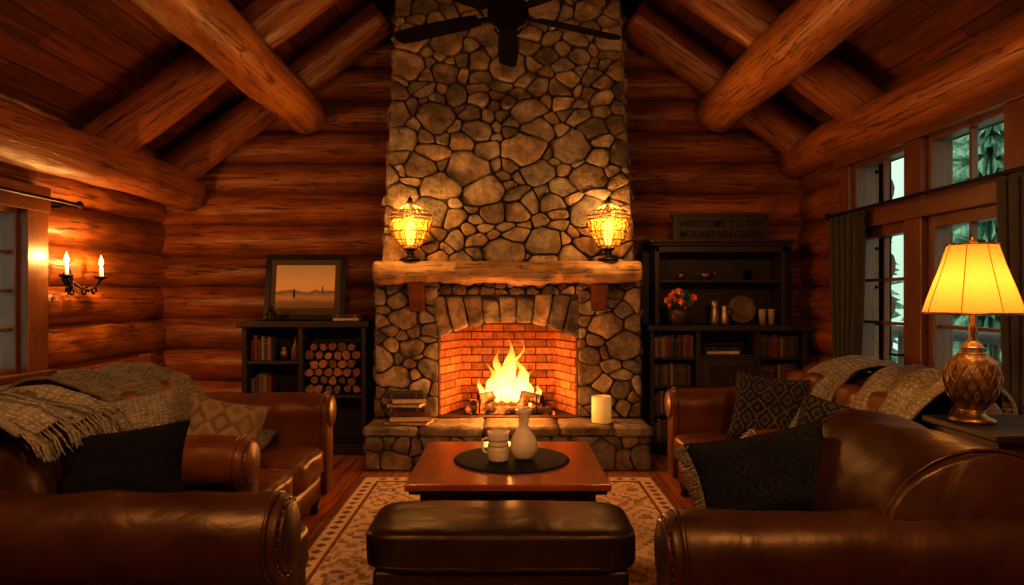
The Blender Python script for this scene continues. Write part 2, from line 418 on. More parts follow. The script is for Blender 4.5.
    def log(s, p0, p1, r, mat=None, n=18, seg=None, cap=None, col=None, wob=.09, round_end=False):
        p0, p1 = Vector(p0), Vector(p1); d = (p1-p0); l = d.length
        seg = seg or max(3, int(l/.22)); pts = []; rs = []
        for i in range(seg+1):
            t = i/seg; pts.append(p0+d*t); rs.append(r)
        if round_end:
            u = d.normalized()
            pts = [p0]+pts; rs = [r*.82]+rs; pts[1] = pts[1]+u*r*.16
            pts.append(p1); rs.append(r*.82); pts[-2] = pts[-2]-u*r*.16
        if col is None:
            c = R.uniform(.7, 1.15); col = (c, c*R.uniform(.9, 1.05), c)
        s.tube(pts, rs, mat or M_LOG, n, True, cap or M_END, col, wob)
    def lathe(s, prof, c, mat, n=28, col=None, axis='z', T=None, smooth=True, ribs=0, ribamp=0.):
        vs = []; fs = []
        for (r, z) in prof:
            for k in range(n):
                th = 2*PI*k/n; rr = max(r, .0004)*(1+ribamp*math.cos(ribs*th))
                q = (rr*math.cos(th), rr*math.sin(th), z)
                if axis == 'x': q = (q[2], q[0], q[1])
                if axis == 'y': q = (q[0], q[2], q[1])
                vs.append(Vector(q)+Vector(c))
        m = len(prof); uvs = []
        for i in range(m-1):
            for k in range(n):
                k2 = (k+1) % n
                fs.append([i*n+k, i*n+k2, (i+1)*n+k2, (i+1)*n+k])
                uvs.append([(i/(m-1), k/n), (i/(m-1), (k+1)/n), ((i+1)/(m-1), (k+1)/n), ((i+1)/(m-1), k/n)])
        s.add(vs, fs, mat, smooth, uvs, col, T=T)
    def extr(s, prof, a0, a1, fn, mat, seg=1, edge=.03, wr=0., col=None, smooth=True, endscale=.88):
        n = len(prof); cx = sum(p[0] for p in prof)/n; cy = sum(p[1] for p in prof)/n
        sg = 1 if a1 > a0 else -1
        st = [(a0, endscale), (a0+sg*edge*.12, (1+endscale)/2), (a0+sg*edge*.5, .985), (a0+sg*edge, 1)]
        for i in range(1, seg): st.append((a0+sg*edge+(a1-a0-2*sg*edge)*i/seg, 1))
        st += [(a1-sg*edge, 1), (a1-sg*edge*.5, .985), (a1-sg*edge*.12, (1+endscale)/2), (a1, endscale)]
        vs = []; sd = R.random()*40
        for a, k in st:
            for p in prof:
                d = Vector((p[0]-cx, p[1]-cy)); kk = 1-(1-k)*min(1, .09/max(d.length, .01))*1.6
                q = d*kk
                v = Vector(fn(cx+q.x, cy+q.y, a))
                if wr:
                    nn = noise.noise(v*6+Vector((sd, 0, 0))); dd = d.normalized()*wr*nn
                    v = Vector(fn(cx+q.x+dd.x, cy+q.y+dd.y, a))
                vs.append(v)
        fs = []
        for i in range(len(st)-1):
            for k in range(n):
                k2 = (k+1) % n; fs.append([i*n+k, i*n+k2, (i+1)*n+k2, (i+1)*n+k])
        fs.append(list(range(n))); fs.append(list(range((len(st)-1)*n, len(st)*n)))
        s.add(vs, fs, mat, smooth, None, col)
    def sheet(s, fn, nu, nv, mat, thick=.0, col=None, uvs=(1, 1)):
        vs = []
        P = [[Vector(fn(i/nu, j/nv)) for j in range(nv+1)] for i in range(nu+1)]
        for i in range(nu+1):
            for j in range(nv+1): vs.append(P[i][j])
        fs = []; uu = []
        def q(i, j): return i*(nv+1)+j
        for i in range(nu):
            for j in range(nv):
                fs.append([q(i, j), q(i+1, j), q(i+1, j+1), q(i, j+1)])
                uu.append([(a/nu*uvs[0], b/nv*uvs[1]) for a, b in ((i, j), (i+1, j), (i+1, j+1), (i, j+1))])
        if thick:
            off = len(vs); nv2 = []
            for i in range(nu+1):
                for j in range(nv+1):
                    du = P[min(i+1, nu)][j]-P[max(i-1, 0)][j]; dv = P[i][min(j+1, nv)]-P[i][max(j-1, 0)]
                    nn = du.cross(dv); nn = nn.normalized() if nn.length > 0 else Vector((0, 0, 1))
                    nv2.append(P[i][j]-nn*thick)
            vs += nv2
            f0 = list(fs); u0 = list(uu)
            for f, u in zip(f0, u0): fs.append([x+off for x in reversed(f)]); uu.append(list(reversed(u)))
            bd = [(q(i, 0), q(i+1, 0)) for i in range(nu)]+[(q(nu, j), q(nu, j+1)) for j in range(nv)] + \
                 [(q(i+1, nv), q(i, nv)) for i in range(nu)]+[(q(0, j+1), q(0, j)) for j in range(nv)]
            for a, b in bd:
                fs.append([a, b, b+off, a+off]); uu.append([(0, 0), (.01, 0), (.01, .01), (0, .01)])
        s.add(vs, fs, mat, True, uu, col)
    def done(s, loc=None):
        me = bpy.data.meshes.new(s.name); s.bm.to_mesh(me); s.bm.free()
        for m in s.mats: me.materials.append(m)
        o = bpy.data.objects.new(s.name, me); bpy.context.collection.objects.link(o)
        return o

def light(name, loc, power, col, rad=.05, parent=None, typ='POINT'):
    l = bpy.data.lights.new(name, typ); l.energy = power; l.color = col
    if typ == 'POINT': l.shadow_soft_size = rad
    o = bpy.data.objects.new(name, l); bpy.context.collection.objects.link(o); o.location = loc
    if parent: o.parent = parent
    return o

# ---------------------------------------------------------------- stone work
def clip(poly, p, n):
    out = []
    for i in range(len(poly)):
        a, b = poly[i], poly[(i+1) % len(poly)]
        da, db = (a-p).dot(n), (b-p).dot(n)
        if da <= 0: out.append(a)
        if (da < 0 < db) or (db < 0 < da):
            t = da/(da-db); out.append(a+(b-a)*t)
    return out

def inside(poly, q):
    c = None
    for i in range(len(poly)):
        a, b = poly[i], poly[(i+1) % len(poly)]
        s = (b-a).x*(q-a).y-(b-a).y*(q-a).x
        if abs(s) < 1e-12: continue
        if c is None: c = s > 0
        elif (s > 0) != c: return False
    return True

def edgedist(poly, q):
    m = 9
    for i in range(len(poly)):
        a, b = poly[i], poly[(i+1) % len(poly)]
        n = Vector((-(b-a).y, (b-a).x))
        if n.length > 0: m = min(m, abs((q-a).dot(n.normalized())))
    return m

def stone(b, poly, fr, t, tint, warp=None):
    rs = []
    for i in range(len(poly)):
        a, c = poly[i], poly[(i+1) % len(poly)]
        k = max(1, int((c-a).length/.055))
        for j in range(k): rs.append((a.lerp(c, j/k), j == 0))
    pts = []
    for i, (p, corner) in enumerate(rs):
        if corner:
            pa, pc = rs[i-1][0], rs[(i+1) % len(rs)][0]
            pts.append(p+(pa-p)*.22); pts.append(p+(pc-p)*.22)
        else: pts.append(p)
    if warp:
        pts = [warp(p) for p in pts]
    q = []
    for i in range(len(pts)):
        a, c = pts[i], pts[(i+1) % len(pts)]
        q.append(a*.75+c*.25); q.append(a*.25+c*.75)
    poly = q
    n = len(poly); cen = sum(poly, Vector((0, 0)))/n
    sd = Vector((R.random()*50, R.random()*50, 0))
    tx, ty = R.uniform(-.18, .18), R.uniform(-.18, .18)
    vs = []; rings = [(1.0, -.03), (1.0, t*.55), (.975, t*.86), (.92, t*.98), (.7, t*1.0), (.4, t*1.0)]
    for k, d in rings:
        for p in poly:
            q = p-cen
            w = 1+.06*noise.noise(Vector((q.x*14, q.y*14, 0))+sd)
            q = q*k*w
            dd = d
            if d > 0: dd += (q.x*tx+q.y*ty)+.030*noise.noise(Vector((q.x*8, q.y*8, 3))+sd)
            vs.append(Vector(fr(cen.x+q.x, cen.y+q.y, dd)))
    vs.append(Vector(fr(cen.x, cen.y, t*1.0+.030*noise.noise(Vector((0, 0, 3))+sd))))
    fs = []
    for i in range(len(rings)-1):
        for k in range(n):
            k2 = (k+1) % n; fs.append([i*n+k, i*n+k2, (i+1)*n+k2, (i+1)*n+k])
    o = (len(rings)-1)*n
    for k in range(n): fs.append([o+k, o+(k+1) % n, len(vs)-1])
    b.add(vs, fs, M_STONE, True, None, tint)

def tint(base=1.):
    g = base*R.uniform(.58, 1.24); w = R.uniform(-.07, .15)
    return (g*(1+w), g, g*(1-w*1.3))

def stones(b, region, fr, rmin, rmax, gap=.010, asp=1.25, t=(.03, .06), base=1., tries=3000, pw=1.3, wa=.035):
    reg = [Vector((p[0], p[1]*asp)) for p in region]
    x0, x1 = min(p.x for p in reg), max(p.x for p in reg); y0, y1 = min(p.y for p in reg), max(p.y for p in reg)
    S = []
    for _ in range(tries):
        q = Vector((R.uniform(x0, x1), R.uniform(y0, y1)))
        if not inside(reg, q): continue
        r = rmin+(rmax-rmin)*R.random()**pw
        if all((q-a).length > (r+ra)*.72 for a, ra in S): S.append((q, r))
    r0 = [Vector((p[0], p[1])) for p in region]
    sd = R.random()*90
    def warp(p):
        f = min(1, max(0, edgedist(r0, p)-.01)/.08)
        w = Vector((noise.noise(Vector((p.x*4, p.y*4, sd))), noise.noise(Vector((p.x*4, p.y*4, sd+20)))))*wa*1.5
        w += Vector((noise.noise(Vector((p.x*13, p.y*13, sd))), noise.noise(Vector((p.x*13, p.y*13, sd+20)))))*wa*.6
        return p+w*f
    for i, (q, r) in enumerate(S):
        poly = list(reg)
        oth = sorted([(a, ra) for j, (a, ra) in enumerate(S) if j != i], key=lambda z: (z[0]-q).length)[:24]
        for a, ra in oth:
            d = (a-q).length; n = (a-q)/d
            m = d*.5+(r*r-ra*ra)/(2*d)-gap*.5
            poly = clip(poly, q+n*m, n)
            if len(poly) < 3: break
        if len(poly) < 3: continue
        c = sum(poly, Vector((0, 0)))/len(poly)
        poly = [c+(p-c)*.985 for p in poly]
        poly = [Vector((p.x, p.y/asp)) for p in poly]
        pp = [poly[0]]
        for p in poly[1:]:
            if (p-pp[-1]).length > .012: pp.append(p)
        if len(pp) < 3: continue
        stone(b, pp, fr, R.uniform(*t), tint(base), warp)

# ---------------------------------------------------------------- room constants
XL, XR, YB, YF = -3.24, 2.74, 6.62, -1.6
AP, SL = 5.05, .74
HC = 1.4
LR = .165; LS = .30

b = B('floor')
def fl(x0, x1, y0, y1, z):
    return [(x0, y0, z), (x1, y0, z), (x1, y1, z), (x0, y1, z)]
v = fl(XL-.3, XR+.3, YF-.3, YB+.3, 0)+fl(XL-.3, XR+.3, YF-.3, YB+.3, -.15)
fs = [[0, 1, 2, 3], [7, 6, 5, 4], [0, 1, 5, 4], [1, 2, 6, 5], [2, 3, 7, 6], [3, 0, 4, 7]]
b.add(v, fs, M_FLOOR, False, [[(v[i][1], v[i][0]) for i in f] for f in fs]); b.done()
b = B('ground'); b.add(fl(-40, 40, -10, 50, -.4), [[0, 1, 2, 3]], M_SNOW, False); b.done()

def cols():
    c = R.uniform(.68, 1.12); return (c, c*R.uniform(.88, 1.04), c*.95)
b = B('wall_back')
z = .14
while z < AP-.25:
    hl = min(-XL+.3, (AP-.02-z)/SL); hr = min(XR+.3, (AP-.02-z)/SL)
    b.log((-hl, YB+LR, z), (hr, YB+LR, z), LR, col=cols(), wob=.14); z += LS
bk = [(XL-.3, YB+.2, -.1), (XR+.3, YB+.2, -.1), (XR+.3, YB+.2, AP-SL*(XR+.3)), (0, YB+.2, AP), (XL-.3, YB+.2, AP+SL*(XL-.3))]
bk += [(p[0], p[1]+.1, p[2]) for p in bk]
b.add(bk, [[0, 1, 2, 3, 4], [9, 8, 7, 6, 5]]+[[i, (i+1) % 5, (i+1) % 5+5, i+5] for i in range(5)], M_CHINK, False); b.done()

def sidewall(name, X, sg, ztop, holes, y0=YF, y1=YB+.25):
    b = B(name); z = .14+.0
    ax = X+sg*LR
    while z < ztop:
        segs = [(y0, y1)]
        for (a, c, zl, zh) in holes:
            if zl-LR*.6 < z < zh+LR*.6:
                ns = []
                for s0, s1 in segs:
                    if a > s0: ns.append((s0, a))
                    if c < s1: ns.append((c, s1))
                segs = ns
        for s0, s1 in segs: b.log((ax, s0, z), (ax, s1, z), LR, col=cols(), wob=.14)
        z += LS
    bx0, bx1 = sorted((X+sg*.2, X+sg*.3))
    a, c, zl, zh = holes[0]
    b.box(bx0, bx1, y0, a, -.1, ztop, M_CHINK, 0); b.box(bx0, bx1, c, y1, -.1, ztop, M_CHINK, 0)
    if zl > .1: b.box(bx0, bx1, a, c, -.1, zl, M_CHINK, 0)
    b.box(bx0, bx1, a, c, zh, ztop, M_CHINK, 0)
    return b.done()
LW = (3.3, 4.66, .88, 2.0)
RW = (2.55, 5.55, .0, 2.47)
sidewall('wall_left', XL, -1, AP+SL*XL-.0, [LW])
sidewall('wall_right', XR, 1, AP-SL*XR-.0, [RW])
b = B('wall_front'); z = .14
while z < AP-.25:
    hl = min(-XL+.3, (AP-.02-z)/SL); hr = min(XR+.3, (AP-.02-z)/SL)
    b.log((-hl, YF-LR, z), (hr, YF-LR, z), LR, n=10, seg=4); z += LS
v = [(p[0], YF-.2 if i < 5 else YF-.3, p[2]) for i, p in enumerate(bk)]
b.add(v, [[0, 1, 2, 3, 4], [9, 8, 7, 6, 5]]+[[i, (i+1) % 5, (i+1) % 5+5, i+5] for i in range(5)], M_CHINK, False); b.done()

b = B('ceiling')
for sg, xe in ((-1, XL-.35), (1, XR+.35)):
    ze = AP-SL*abs(xe); y0, y1 = YF-.3, YB+.3
    v = [(0, y0, AP), (xe, y0, ze), (xe, y1, ze), (0, y1, AP)]; v += [(p[0], p[1], p[2]+.12) for p in v]
    ll = math.hypot(xe, AP-ze)
    u = [(y0, 0), (y0, ll), (y1, ll), (y1, 0)]*2
    b.add(v, fs, M_CEIL, False, [[u[i] for i in f] for f in fs])
b.done()

def beam(name, p0, p1, r, mat=M_BEAM, wob=.16, col=1.):
    b = B(name); b.log(p0, p1, r, mat, n=28, seg=34, wob=wob, col=col, round_end=True); return b.done()
def raft(Y, ap, x0, x1, r, c=.60):
    return beam('log_rafter', (x0, Y, ap-SL*abs(x0)), (x1, Y, ap-SL*abs(x1)), r, M_BEAM, col=(c, c*.88, c*.85))
for Y in (5.25, 2.9, .6):
    raft(Y, 4.8, -.02, XL+.05, .17); raft(Y, 4.8, .02, XR-.02, .17)
raft(6.42, 4.8, -1.14, XL+.05, .17); raft(6.42, 4.8, 1.14, XR-.02, .17)
beam('log_purlin', (-1.88, 6.5, 3.10), (-1.88, YF, 3.10), .19)
beam('log_purlin', (1.93, 6.5, 3.12), (1.93, YF, 3.12), .19)
beam('log_eave_beam', (-2.97, 6.52, 2.37), (-2.97, YF, 2.37), .17, col=(.72, .65, .62))
beam('log_eave_beam', (2.68, 6.55, 2.67), (2.68, YF, 2.67), .165, col=(.72, .65, .62))
beam('log_ridge_beam', (0, 6.0, 4.72), (0, YF, 4.72), .17, M_LOG)

# ---------------------------------------------------------------- fireplace
FY = 6.10; HZ = .36
b = B('stone_fireplace')
b.box(-1.14, -.60, FY, YB, 0, 1.55, M_MORTAR, 0); b.box(.60, 1.14, FY, YB, 0, 1.55, M_MORTAR, 0)
b.box(-.62, .62, FY+.02, YB, 0, HZ-.01, M_MORTAR, 0)
def arch(x): return 1.045+.14*(1-(x/.6)**2)
N = 24; vs = []
for i in range(N+1):
    x = -.6+1.2*i/N
    vs += [(x, FY, arch(x)), (x, FY, 1.55), (x, YB, arch(x)-.0), (x, YB, 1.55)]
f2 = []
for i in range(N):
    a = i*4; c = a+4
    f2 += [[a, c, c+1, a+1], [a+2, a+3, c+3, c+2], [a+1, c+1, c+3, a+3]]
b.add(vs, f2, M_MORTAR, False)
f2 = [[i*4, i*4+2, i*4+6, i*4+4] for i in range(N)]
b.add(vs, f2, M_SOOT, True)
def cw(z): return 1.09-(z-1.55)*.052
zt = 5.0
v = [(-cw(1.5), FY+.02, 1.5), (cw(1.5), FY+.02, 1.5), (cw(1.5), YB+.02, 1.5), (-cw(1.5), YB+.02, 1.5),
     (-cw(zt), FY+.02, zt), (cw(zt), FY+.02, zt), (cw(zt), YB+.02, zt), (-cw(zt), YB+.02, zt)]
b.add(v, [[0, 1, 2, 3], [4, 5, 6, 7], [0, 1, 5, 4], [1, 2, 6, 5], [2, 3, 7, 6], [3, 0, 4, 7]], M_MORTAR, False)
front = lambda u, w, d: (u, FY+.02-d, w)
stones(b, [(-cw(1.6)-.01, 1.6), (cw(1.6)+.01, 1.6), (cw(zt)+.01, zt-.05), (-cw(zt)-.01, zt-.05)], front, .06, .205, t=(.035, .08), tries=12000, base=1.05, pw=.95, asp=1.35)
front2 = lambda u, w, d: (u, FY-d, w)
stones(b, [(-1.15, HZ), (-.61, HZ), (-.61, 1.54), (-1.15, 1.54)], front2, .07, .16, t=(.03, .06), base=.85, asp=1.3)
stones(b, [(.61, HZ), (1.15, HZ), (1.15, 1.54), (.61, 1.54)], front2, .07, .16, t=(.03, .06), base=.85, asp=1.3)
K = 9
for i in range(K):
    xa, xb = -.61+1.22*i/K, -.61+1.22*(i+1)/K
    fa, fb = xa*1.16, xb*1.16
    g = .005; h1 = 1.40+R.uniform(-.03, .03)
    ha = h1; hb = h1+R.uniform(-.02, .02)
    stone(b, [Vector((xa+g, arch(xa)+.0)), Vector((xb-g, arch(xb)+.0)), Vector((min(fb, .66)-g, hb)), Vector((max(fa, -.66)+g, ha))], front2, R.uniform(.04, .07), tint(.8))
stones(b, [(-.66, 1.42), (.66, 1.42), (.66, 1.545), (-.66, 1.545)], front2, .05, .09, t=(.02, .04), base=.7)
for sg in (-1, 1):
    stones(b, [(FY, 0), (YB, 0), (YB, 1.55), (FY, 1.55)], (lambda u, w, d, sg=sg: (sg*(1.14+d), u, w)), .07, .13, t=(.015, .03), base=.75)
    stones(b, [(FY, 1.55), (YB, 1.55), (YB, 4.9), (FY, 4.9)], (lambda u, w, d, sg=sg: (sg*(cw(w)+d), u, w)), .06, .13, t=(.015, .03))
def bricks(p0, du, L, H, nrm, curved=None):
    p0 = Vector(p0); du = Vector(du).normalized(); nrm = Vector(nrm).normalized()
    T = Matrix((( du.x, nrm.x, 0, p0.x), (du.y, nrm.y, 0, p0.y), (0, 0, 1, p0.z), (0, 0, 0, 1)))
    b.box(0, L, -.03, 0, 0, H, M_BRICKM, 0, T=T)
    z = .004; row = 0
    while z < H-.03:
        x = -.1 if row % 2 else 0.
        while x < L-.01:
            a, c = max(0.004, x+.005), min(L-.004, x+.195)
            if c-a > .02:
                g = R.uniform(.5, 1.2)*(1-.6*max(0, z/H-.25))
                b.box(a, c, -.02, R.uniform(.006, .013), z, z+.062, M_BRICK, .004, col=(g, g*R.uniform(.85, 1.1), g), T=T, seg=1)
            x += .2
        z += .072; row += 1
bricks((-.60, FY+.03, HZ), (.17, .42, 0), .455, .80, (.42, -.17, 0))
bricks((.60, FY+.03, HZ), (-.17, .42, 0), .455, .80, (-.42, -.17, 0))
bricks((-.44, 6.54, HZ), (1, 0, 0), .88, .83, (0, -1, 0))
b.box(-.6, .6, FY-.01, YB, HZ-.03, HZ-.002, M_BRICKM, 0)
b.done()

b = B('stone_hearth')
b.box(-1.13, 1.13, 5.66, 6.07, 0, .27, M_MORTAR, 0)
stones(b, [(-1.15, 0.005), (1.15, 0.005), (1.15, .275), (-1.15, .275)], lambda u, w, d: (u, 5.66-d, w), .07, .15, t=(.02, .045), base=.85, asp=1.1)
for sg in (-1, 1):
    stones(b, [(5.66, 0.005), (6.05, 0.005), (6.05, .275), (5.66, .275)], lambda u, w, d, sg=sg: (sg*(1.13+d), u, w), .07, .12, t=(.01, .03), base=.8)
xs = [-1.17, -.72, -.2, .42, .86, 1.17]
for i in range(5):
    bm = bmesh.new(); bmesh.ops.create_cube(bm, size=1)
    x0, x1 = xs[i]+.004, xs[i+1]-.004
    for vv in bm.verts: vv.co = Vector(((x0+x1)/2+vv.co.x*(x1-x0), 5.84+vv.co.y*.46, .315+vv.co.z*.075))
    bmesh.ops.subdivide_edges(bm, edges=bm.edges[:], cuts=5, use_grid_fill=True)
    bmesh.ops.bevel(bm, geom=[e for e in bm.edges if e.calc_face_angle(0) > 1], offset=.012, segments=2, affect='EDGES')
    for vv in bm.verts:
        vv.co += Vector((.004, .016, .006))*noise.noise(vv.co*6+Vector((i*4, 0, 0)))
    b.tmp(bm, M_STONE, True, tint(.95))
b.done()

b = B('mantel_shelf')
prof = [(5.80, 1.535), (5.765, 1.575), (5.76, 1.62), (5.78, 1.67), (5.83, 1.70), (5.95, 1.70), (6.07, 1.70), (6.07, 1.535), (5.95, 1.515)]
def mfn(p, q, a):
    w = noise.noise(Vector((a*2.2, q*3, 0)))+.6*noise.noise(Vector((a*8, q*5, 0)))+.25*noise.noise(Vector((a*22, q*12, 0)))
    dz = .030*noise.noise(Vector((a*2.5, p*2, 5)))+.020*noise.noise(Vector((a*7, p*2, 5)))+.008*noise.noise(Vector((a*20, p*4, 5)))
    return (a, p+(.045*w if p < 5.9 else 0), q+dz*(1 if q < 1.6 else (.55 if p < 5.82 else .12)))
b.extr(prof, -1.12, 1.11, mfn, M_MANTEL, seg=140, edge=.03)
for X in (-.78, .78):
    pr = [(FY-.04, 1.56), (FY-.24, 1.555), (FY-.235, 1.49), (FY-.19, 1.43), (FY-.12, 1.36), (FY-.10, 1.30), (FY-.04, 1.27)]
    b.extr(pr, X-.065, X+.065, lambda p, q, a: (a, p, q), M_TRIM, edge=.01, endscale=.95, smooth=False)
b.done()

b = B('fire_logs')
for (p0, p1, r) in [((-.34, 6.30, HZ+.06), (.30, 6.36, HZ+.065), .055), ((-.28, 6.42, HZ+.06), (.34, 6.44, HZ+.06), .05),
                    ((-.26, 6.26, HZ+.12), (.12, 6.46, HZ+.17), .045), ((.30, 6.27, HZ+.12), (-.04, 6.45, HZ+.18), .045),
                    ((-.36, 6.22, HZ+.035), (.38, 6.20, HZ+.035), .034)]:
    b.log(p0, p1, r, M_EMBER, n=12, seg=8, cap=M_SOOT, wob=.4, col=1.)
for i in range(70):
    a = R.uniform(-.4, .4); y = R.uniform(6.18, 6.48)
    b.rbox((a, y, HZ+.015), (R.uniform(.03, .06), R.uniform(.03, .06), .035), M_EMBER, p=3, cuts=1)
for X in (-.25, .25):
    b.tube([(X, 6.17, HZ+.01), (X, 6.17, HZ+.14), (X, 6.19, HZ+.17)], .008, M_IRON, 8)
    b.tube([(X, 6.17, HZ+.03), (X, 6.5, HZ+.03)], .008, M_IRON, 8)
fo = b.done()
b = B('fire_flames')
def tongue(x, y, z, h, r, lean):
    n = 14; m = 20; vs = []; uu = []; fs2 = []; sd = R.random()*30
    for i in range(m+1):
        t = i/m; rr = r*(math.sin(PI*min(1, t*.85+.12))**.9)*(1-t)**.55*1.08 if t < 1 else 0.0005
        cx = x+lean*t*t*h+.30*h*noise.noise(Vector((t*2.6+sd, 0, 0)))*t
        cy = y+.03*noise.noise(Vector((0, t*2+sd, 0)))
        for k in range(n):
            th = 2*PI*k/n; q = max(rr, .0005)*(1+.5*noise.noise(Vector((math.cos(th), math.sin(th), t*5+sd))))
            vs.append((cx+q*math.cos(th), cy+q*.6*math.sin(th), z+h*t))
    for i in range(m):
        for k in range(n):
            fs2.append([i*n+k, i*n+(k+1) % n, (i+1)*n+(k+1) % n, (i+1)*n+k])
            uu.append([(i/m, 0), (i/m, 1), ((i+1)/m, 1), ((i+1)/m, 0)])
    b.add(vs, fs2, M_FLAME, True, uu)
for a in [(.03, 6.36, .08, .60, .09, -.05), (-.06, 6.34, .08, .50, .08, -.06), (.11, 6.36, .08, .48, .07, .05), (-.14, 6.38, .07, .40, .06, -.1),
          (.17, 6.37, .07, .34, .055, .15), (-.01, 6.30, .10, .36, .06, .0), (.06, 6.31, .09, .28, .05, .1), (-.22, 6.36, .07, .26, .045, -.2), (.24, 6.36, .06, .22, .045, .2), (-.1, 6.30, .1, .26, .04, 0), (.0, 6.40, .1, .56, .04, .2), (.2, 6.32, .06, .24, .03, .1), (-.18, 6.32, .06, .30, .03, .1)]:
    tongue(a[0], a[1], HZ+a[2]-.02, a[3], a[4], a[5])
flo = b.done()
light('fire_light', (0, 6.22, HZ+.26), 36, (1, .35, .065), .10, flo)
light('fire_glow', (0, 5.66, HZ+.42), 30, (1, .40, .10), .18, flo)

def booklist(n):
    C = [(.30, .10, .05), (.12, .05, .03), (.08, .10, .14), (.35, .22, .10), (.16, .16, .12), (.40, .30, .18), (.22, .05, .04), (.06, .06, .07)]
    return [R.choice(C) for _ in range(n)]
def book_flat(b, cx, cy, z, w, d, h, rot, c):
    T = Matrix.Translation((cx, cy, z)) @ Matrix.Rotation(rot, 4, 'Z')
    b.box(-w/2, w/2, -d/2, d/2, 0, .004, M_BOOK, .001, c, T); b.box(-w/2, w/2, -d/2, d/2, h-.004, h, M_BOOK, .001, c, T)
    if R.random() < .6:
        b.box(-w/2, w/2, d/2-.006, d/2, 0, h, M_BOOK, .002, c, T); b.box(-w/2+.006, w/2-.006, -d/2+.006, d/2-.004, .004, h-.004, M_PAPER, 0, None, T)
    else:
        b.box(-w/2, w/2, -d/2, -d/2+.006, 0, h, M_BOOK, .002, c, T); b.box(-w/2+.006, w/2-.006, -d/2+.004, d/2-.006, .004, h-.004, M_PAPER, 0, None, T)
        for xx in (-w*.32, w*.32): b.box(xx-.008, xx+.008, -d/2-.001, -d/2+.003, .003, h-.003, M_BRASS, 0, .8, T)
def book_up(b, x, y, z, w, d, h, c, lean=0):
    T = Matrix.Translation((x, y, z)) @ Matrix.Rotation(lean, 4, 'Y')
    b.box(0, .004, 0, d, 0, h, M_BOOK, .001, c, T); b.box(w-.004, w, 0, d, 0, h, M_BOOK, .001, c, T)
    b.box(0, w, 0, .006, 0, h, M_BOOK, .002, c, T); b.box(.004, w-.004, .005, d-.006, .004, h-.006, M_PAPER, 0, None, T)
    b.box(.002, w-.002, -.0015, .001, h*.75, h*.8, M_BRASS, 0, .8, T)
b = B('book_stack'); z = .356
for i, c in enumerate([(.40, .12, .05), (.10, .04, .03), (.22, .07, .04), (.07, .05, .05), (.34, .14, .06), (.12, .05, .04), (.08, .05, .04)]):
    h = R.uniform(.028, .045); book_flat(b, -.83+R.uniform(-.03, .03), 5.80, z, R.uniform(.27, .37), .24, h, R.uniform(-.2, .2), c); z += h
b.done()
b = B('glass_candle_jar')
b.lathe([(0, .0), (.078, 0), (.082, .01), (.082, .215), (.072, .22), (.072, .20), (0, .198)], (.78, 5.84, .356), M_WAX)
b.tube([(.78, 5.84, .55), (.782, 5.84, .572)], .003, M_SOOT, 6); b.done()

def lantern(X):
    b = B('basket_lantern'); c = (X, 5.87, 1.706)
    b.lathe([(0, 0), (.085, 0), (.09, .012), (.06, .022), (.03, .03), (.022, .05), (.035, .06), (.025, .07), (.04, .085), (.06, .095), (.06, .10), (0, .10)], c, M_IRON, 24)
    pr = [(.05, .10), (.085, .12), (.125, .17), (.152, .24), (.176, .33), (.18, .37), (.15, .41), (.10, .44), (.05, .465), (.03, .48), (.012, .50)]
    for k in range(18):
        th = 2*PI*k/18
        b.tube([(c[0]+r*math.cos(th), c[1]+r*math.sin(th), c[2]+z) for r, z in pr], .004, M_BRASS, 6, col=.6)
    for r, z in ((.125, .17), (.152, .24), (.177, .34), (.181, .37), (.15, .41), (.085, .12)):
        b.tube([(c[0]+r*math.cos(2*PI*k/36), c[1]+r*math.sin(2*PI*k/36), c[2]+z) for k in range(37)], .0055, M_BRASS, 6, caps=False, col=.6)
    for k in range(18):
        th = 2*PI*(k+.5)/18; th2 = 2*PI*k/18; th3 = 2*PI*(k+1)/18
        b.lathe([(0, -.03), (.009, -.012), (.010, 0), (.004, .012), (0, .016)], (c[0]+.174*math.cos(th), c[1]+.174*math.sin(th), c[2]+.305), M_BRASS, 8)
        lp = []
        for j in range(7):
            a = th2+(th3-th2)*j/6; lp.append((c[0]+.155*math.cos(a), c[1]+.155*math.sin(a), c[2]+.24-.035*math.sin(PI*j/6)))
        b.tube(lp, .003, M_BRASS, 5)
    b.lathe([(0, .47), (.02, .475), (.012, .49), (.02, .505), (.02, .52), (.006, .53), (0, .55)], c, M_IRON, 16)
    b.lathe([(.055, .10), (.09, .13), (.12, .18), (.138, .25), (.155, .335)], c, M_LINER, 32)
    b.lathe([(.0, .12), (.022, .13), (.035, .18), (.045, .24), (.04, .29), (.025, .32), (0, .335)], c, M_BULB, 20)
    o = b.done(); light('lantern_light', (X, 5.85, 2.12), 14, (1, .52, .15), .05, o)
    light('lantern_side_light', (X, 5.62, 1.95), 11, (1, .50, .14), .08, o)
lantern(-.82); lantern(.84)

# ---------------------------------------------------------------- shelves
def log_end_stack(b, x0, x1, z0, z1, y0, y1, r):
    row = 0; z = z0+r
    while z+r <= z1+.02:
        x = x0+r+(r if row % 2 else 0)
        while x+r <= x1:
            rr = r*R.uniform(.78, .96); g = R.uniform(.5, 1.4)
            b.tube([(x, y0+R.uniform(0, .03), z), (x, y1, z)], rr, M_BARK, 10, True, M_END, (g, g*.92, g*.85), wob=.4)
            x += 2*r
        z += r*1.78; row += 1
b = B('bookshelf')
x0, x1, y0, y1 = -2.36, -1.26, 6.2, 6.58
b.box(x0-.04, x1+.03, y0-.03, y1, 1.13, 1.185, M_DARK)
b.box(x0, x1, y1-.02, y1, .06, 1.13, M_DARK, 0)
for X in (x0, -1.86, x1-.04): b.box(X, X+.04, y0, y1-.02, .0, 1.13, M_DARK)
for z in (.06, .46, .80): b.box(x0+.04, -1.86, y0+.01, y1-.02, z, z+.03, M_DARK)
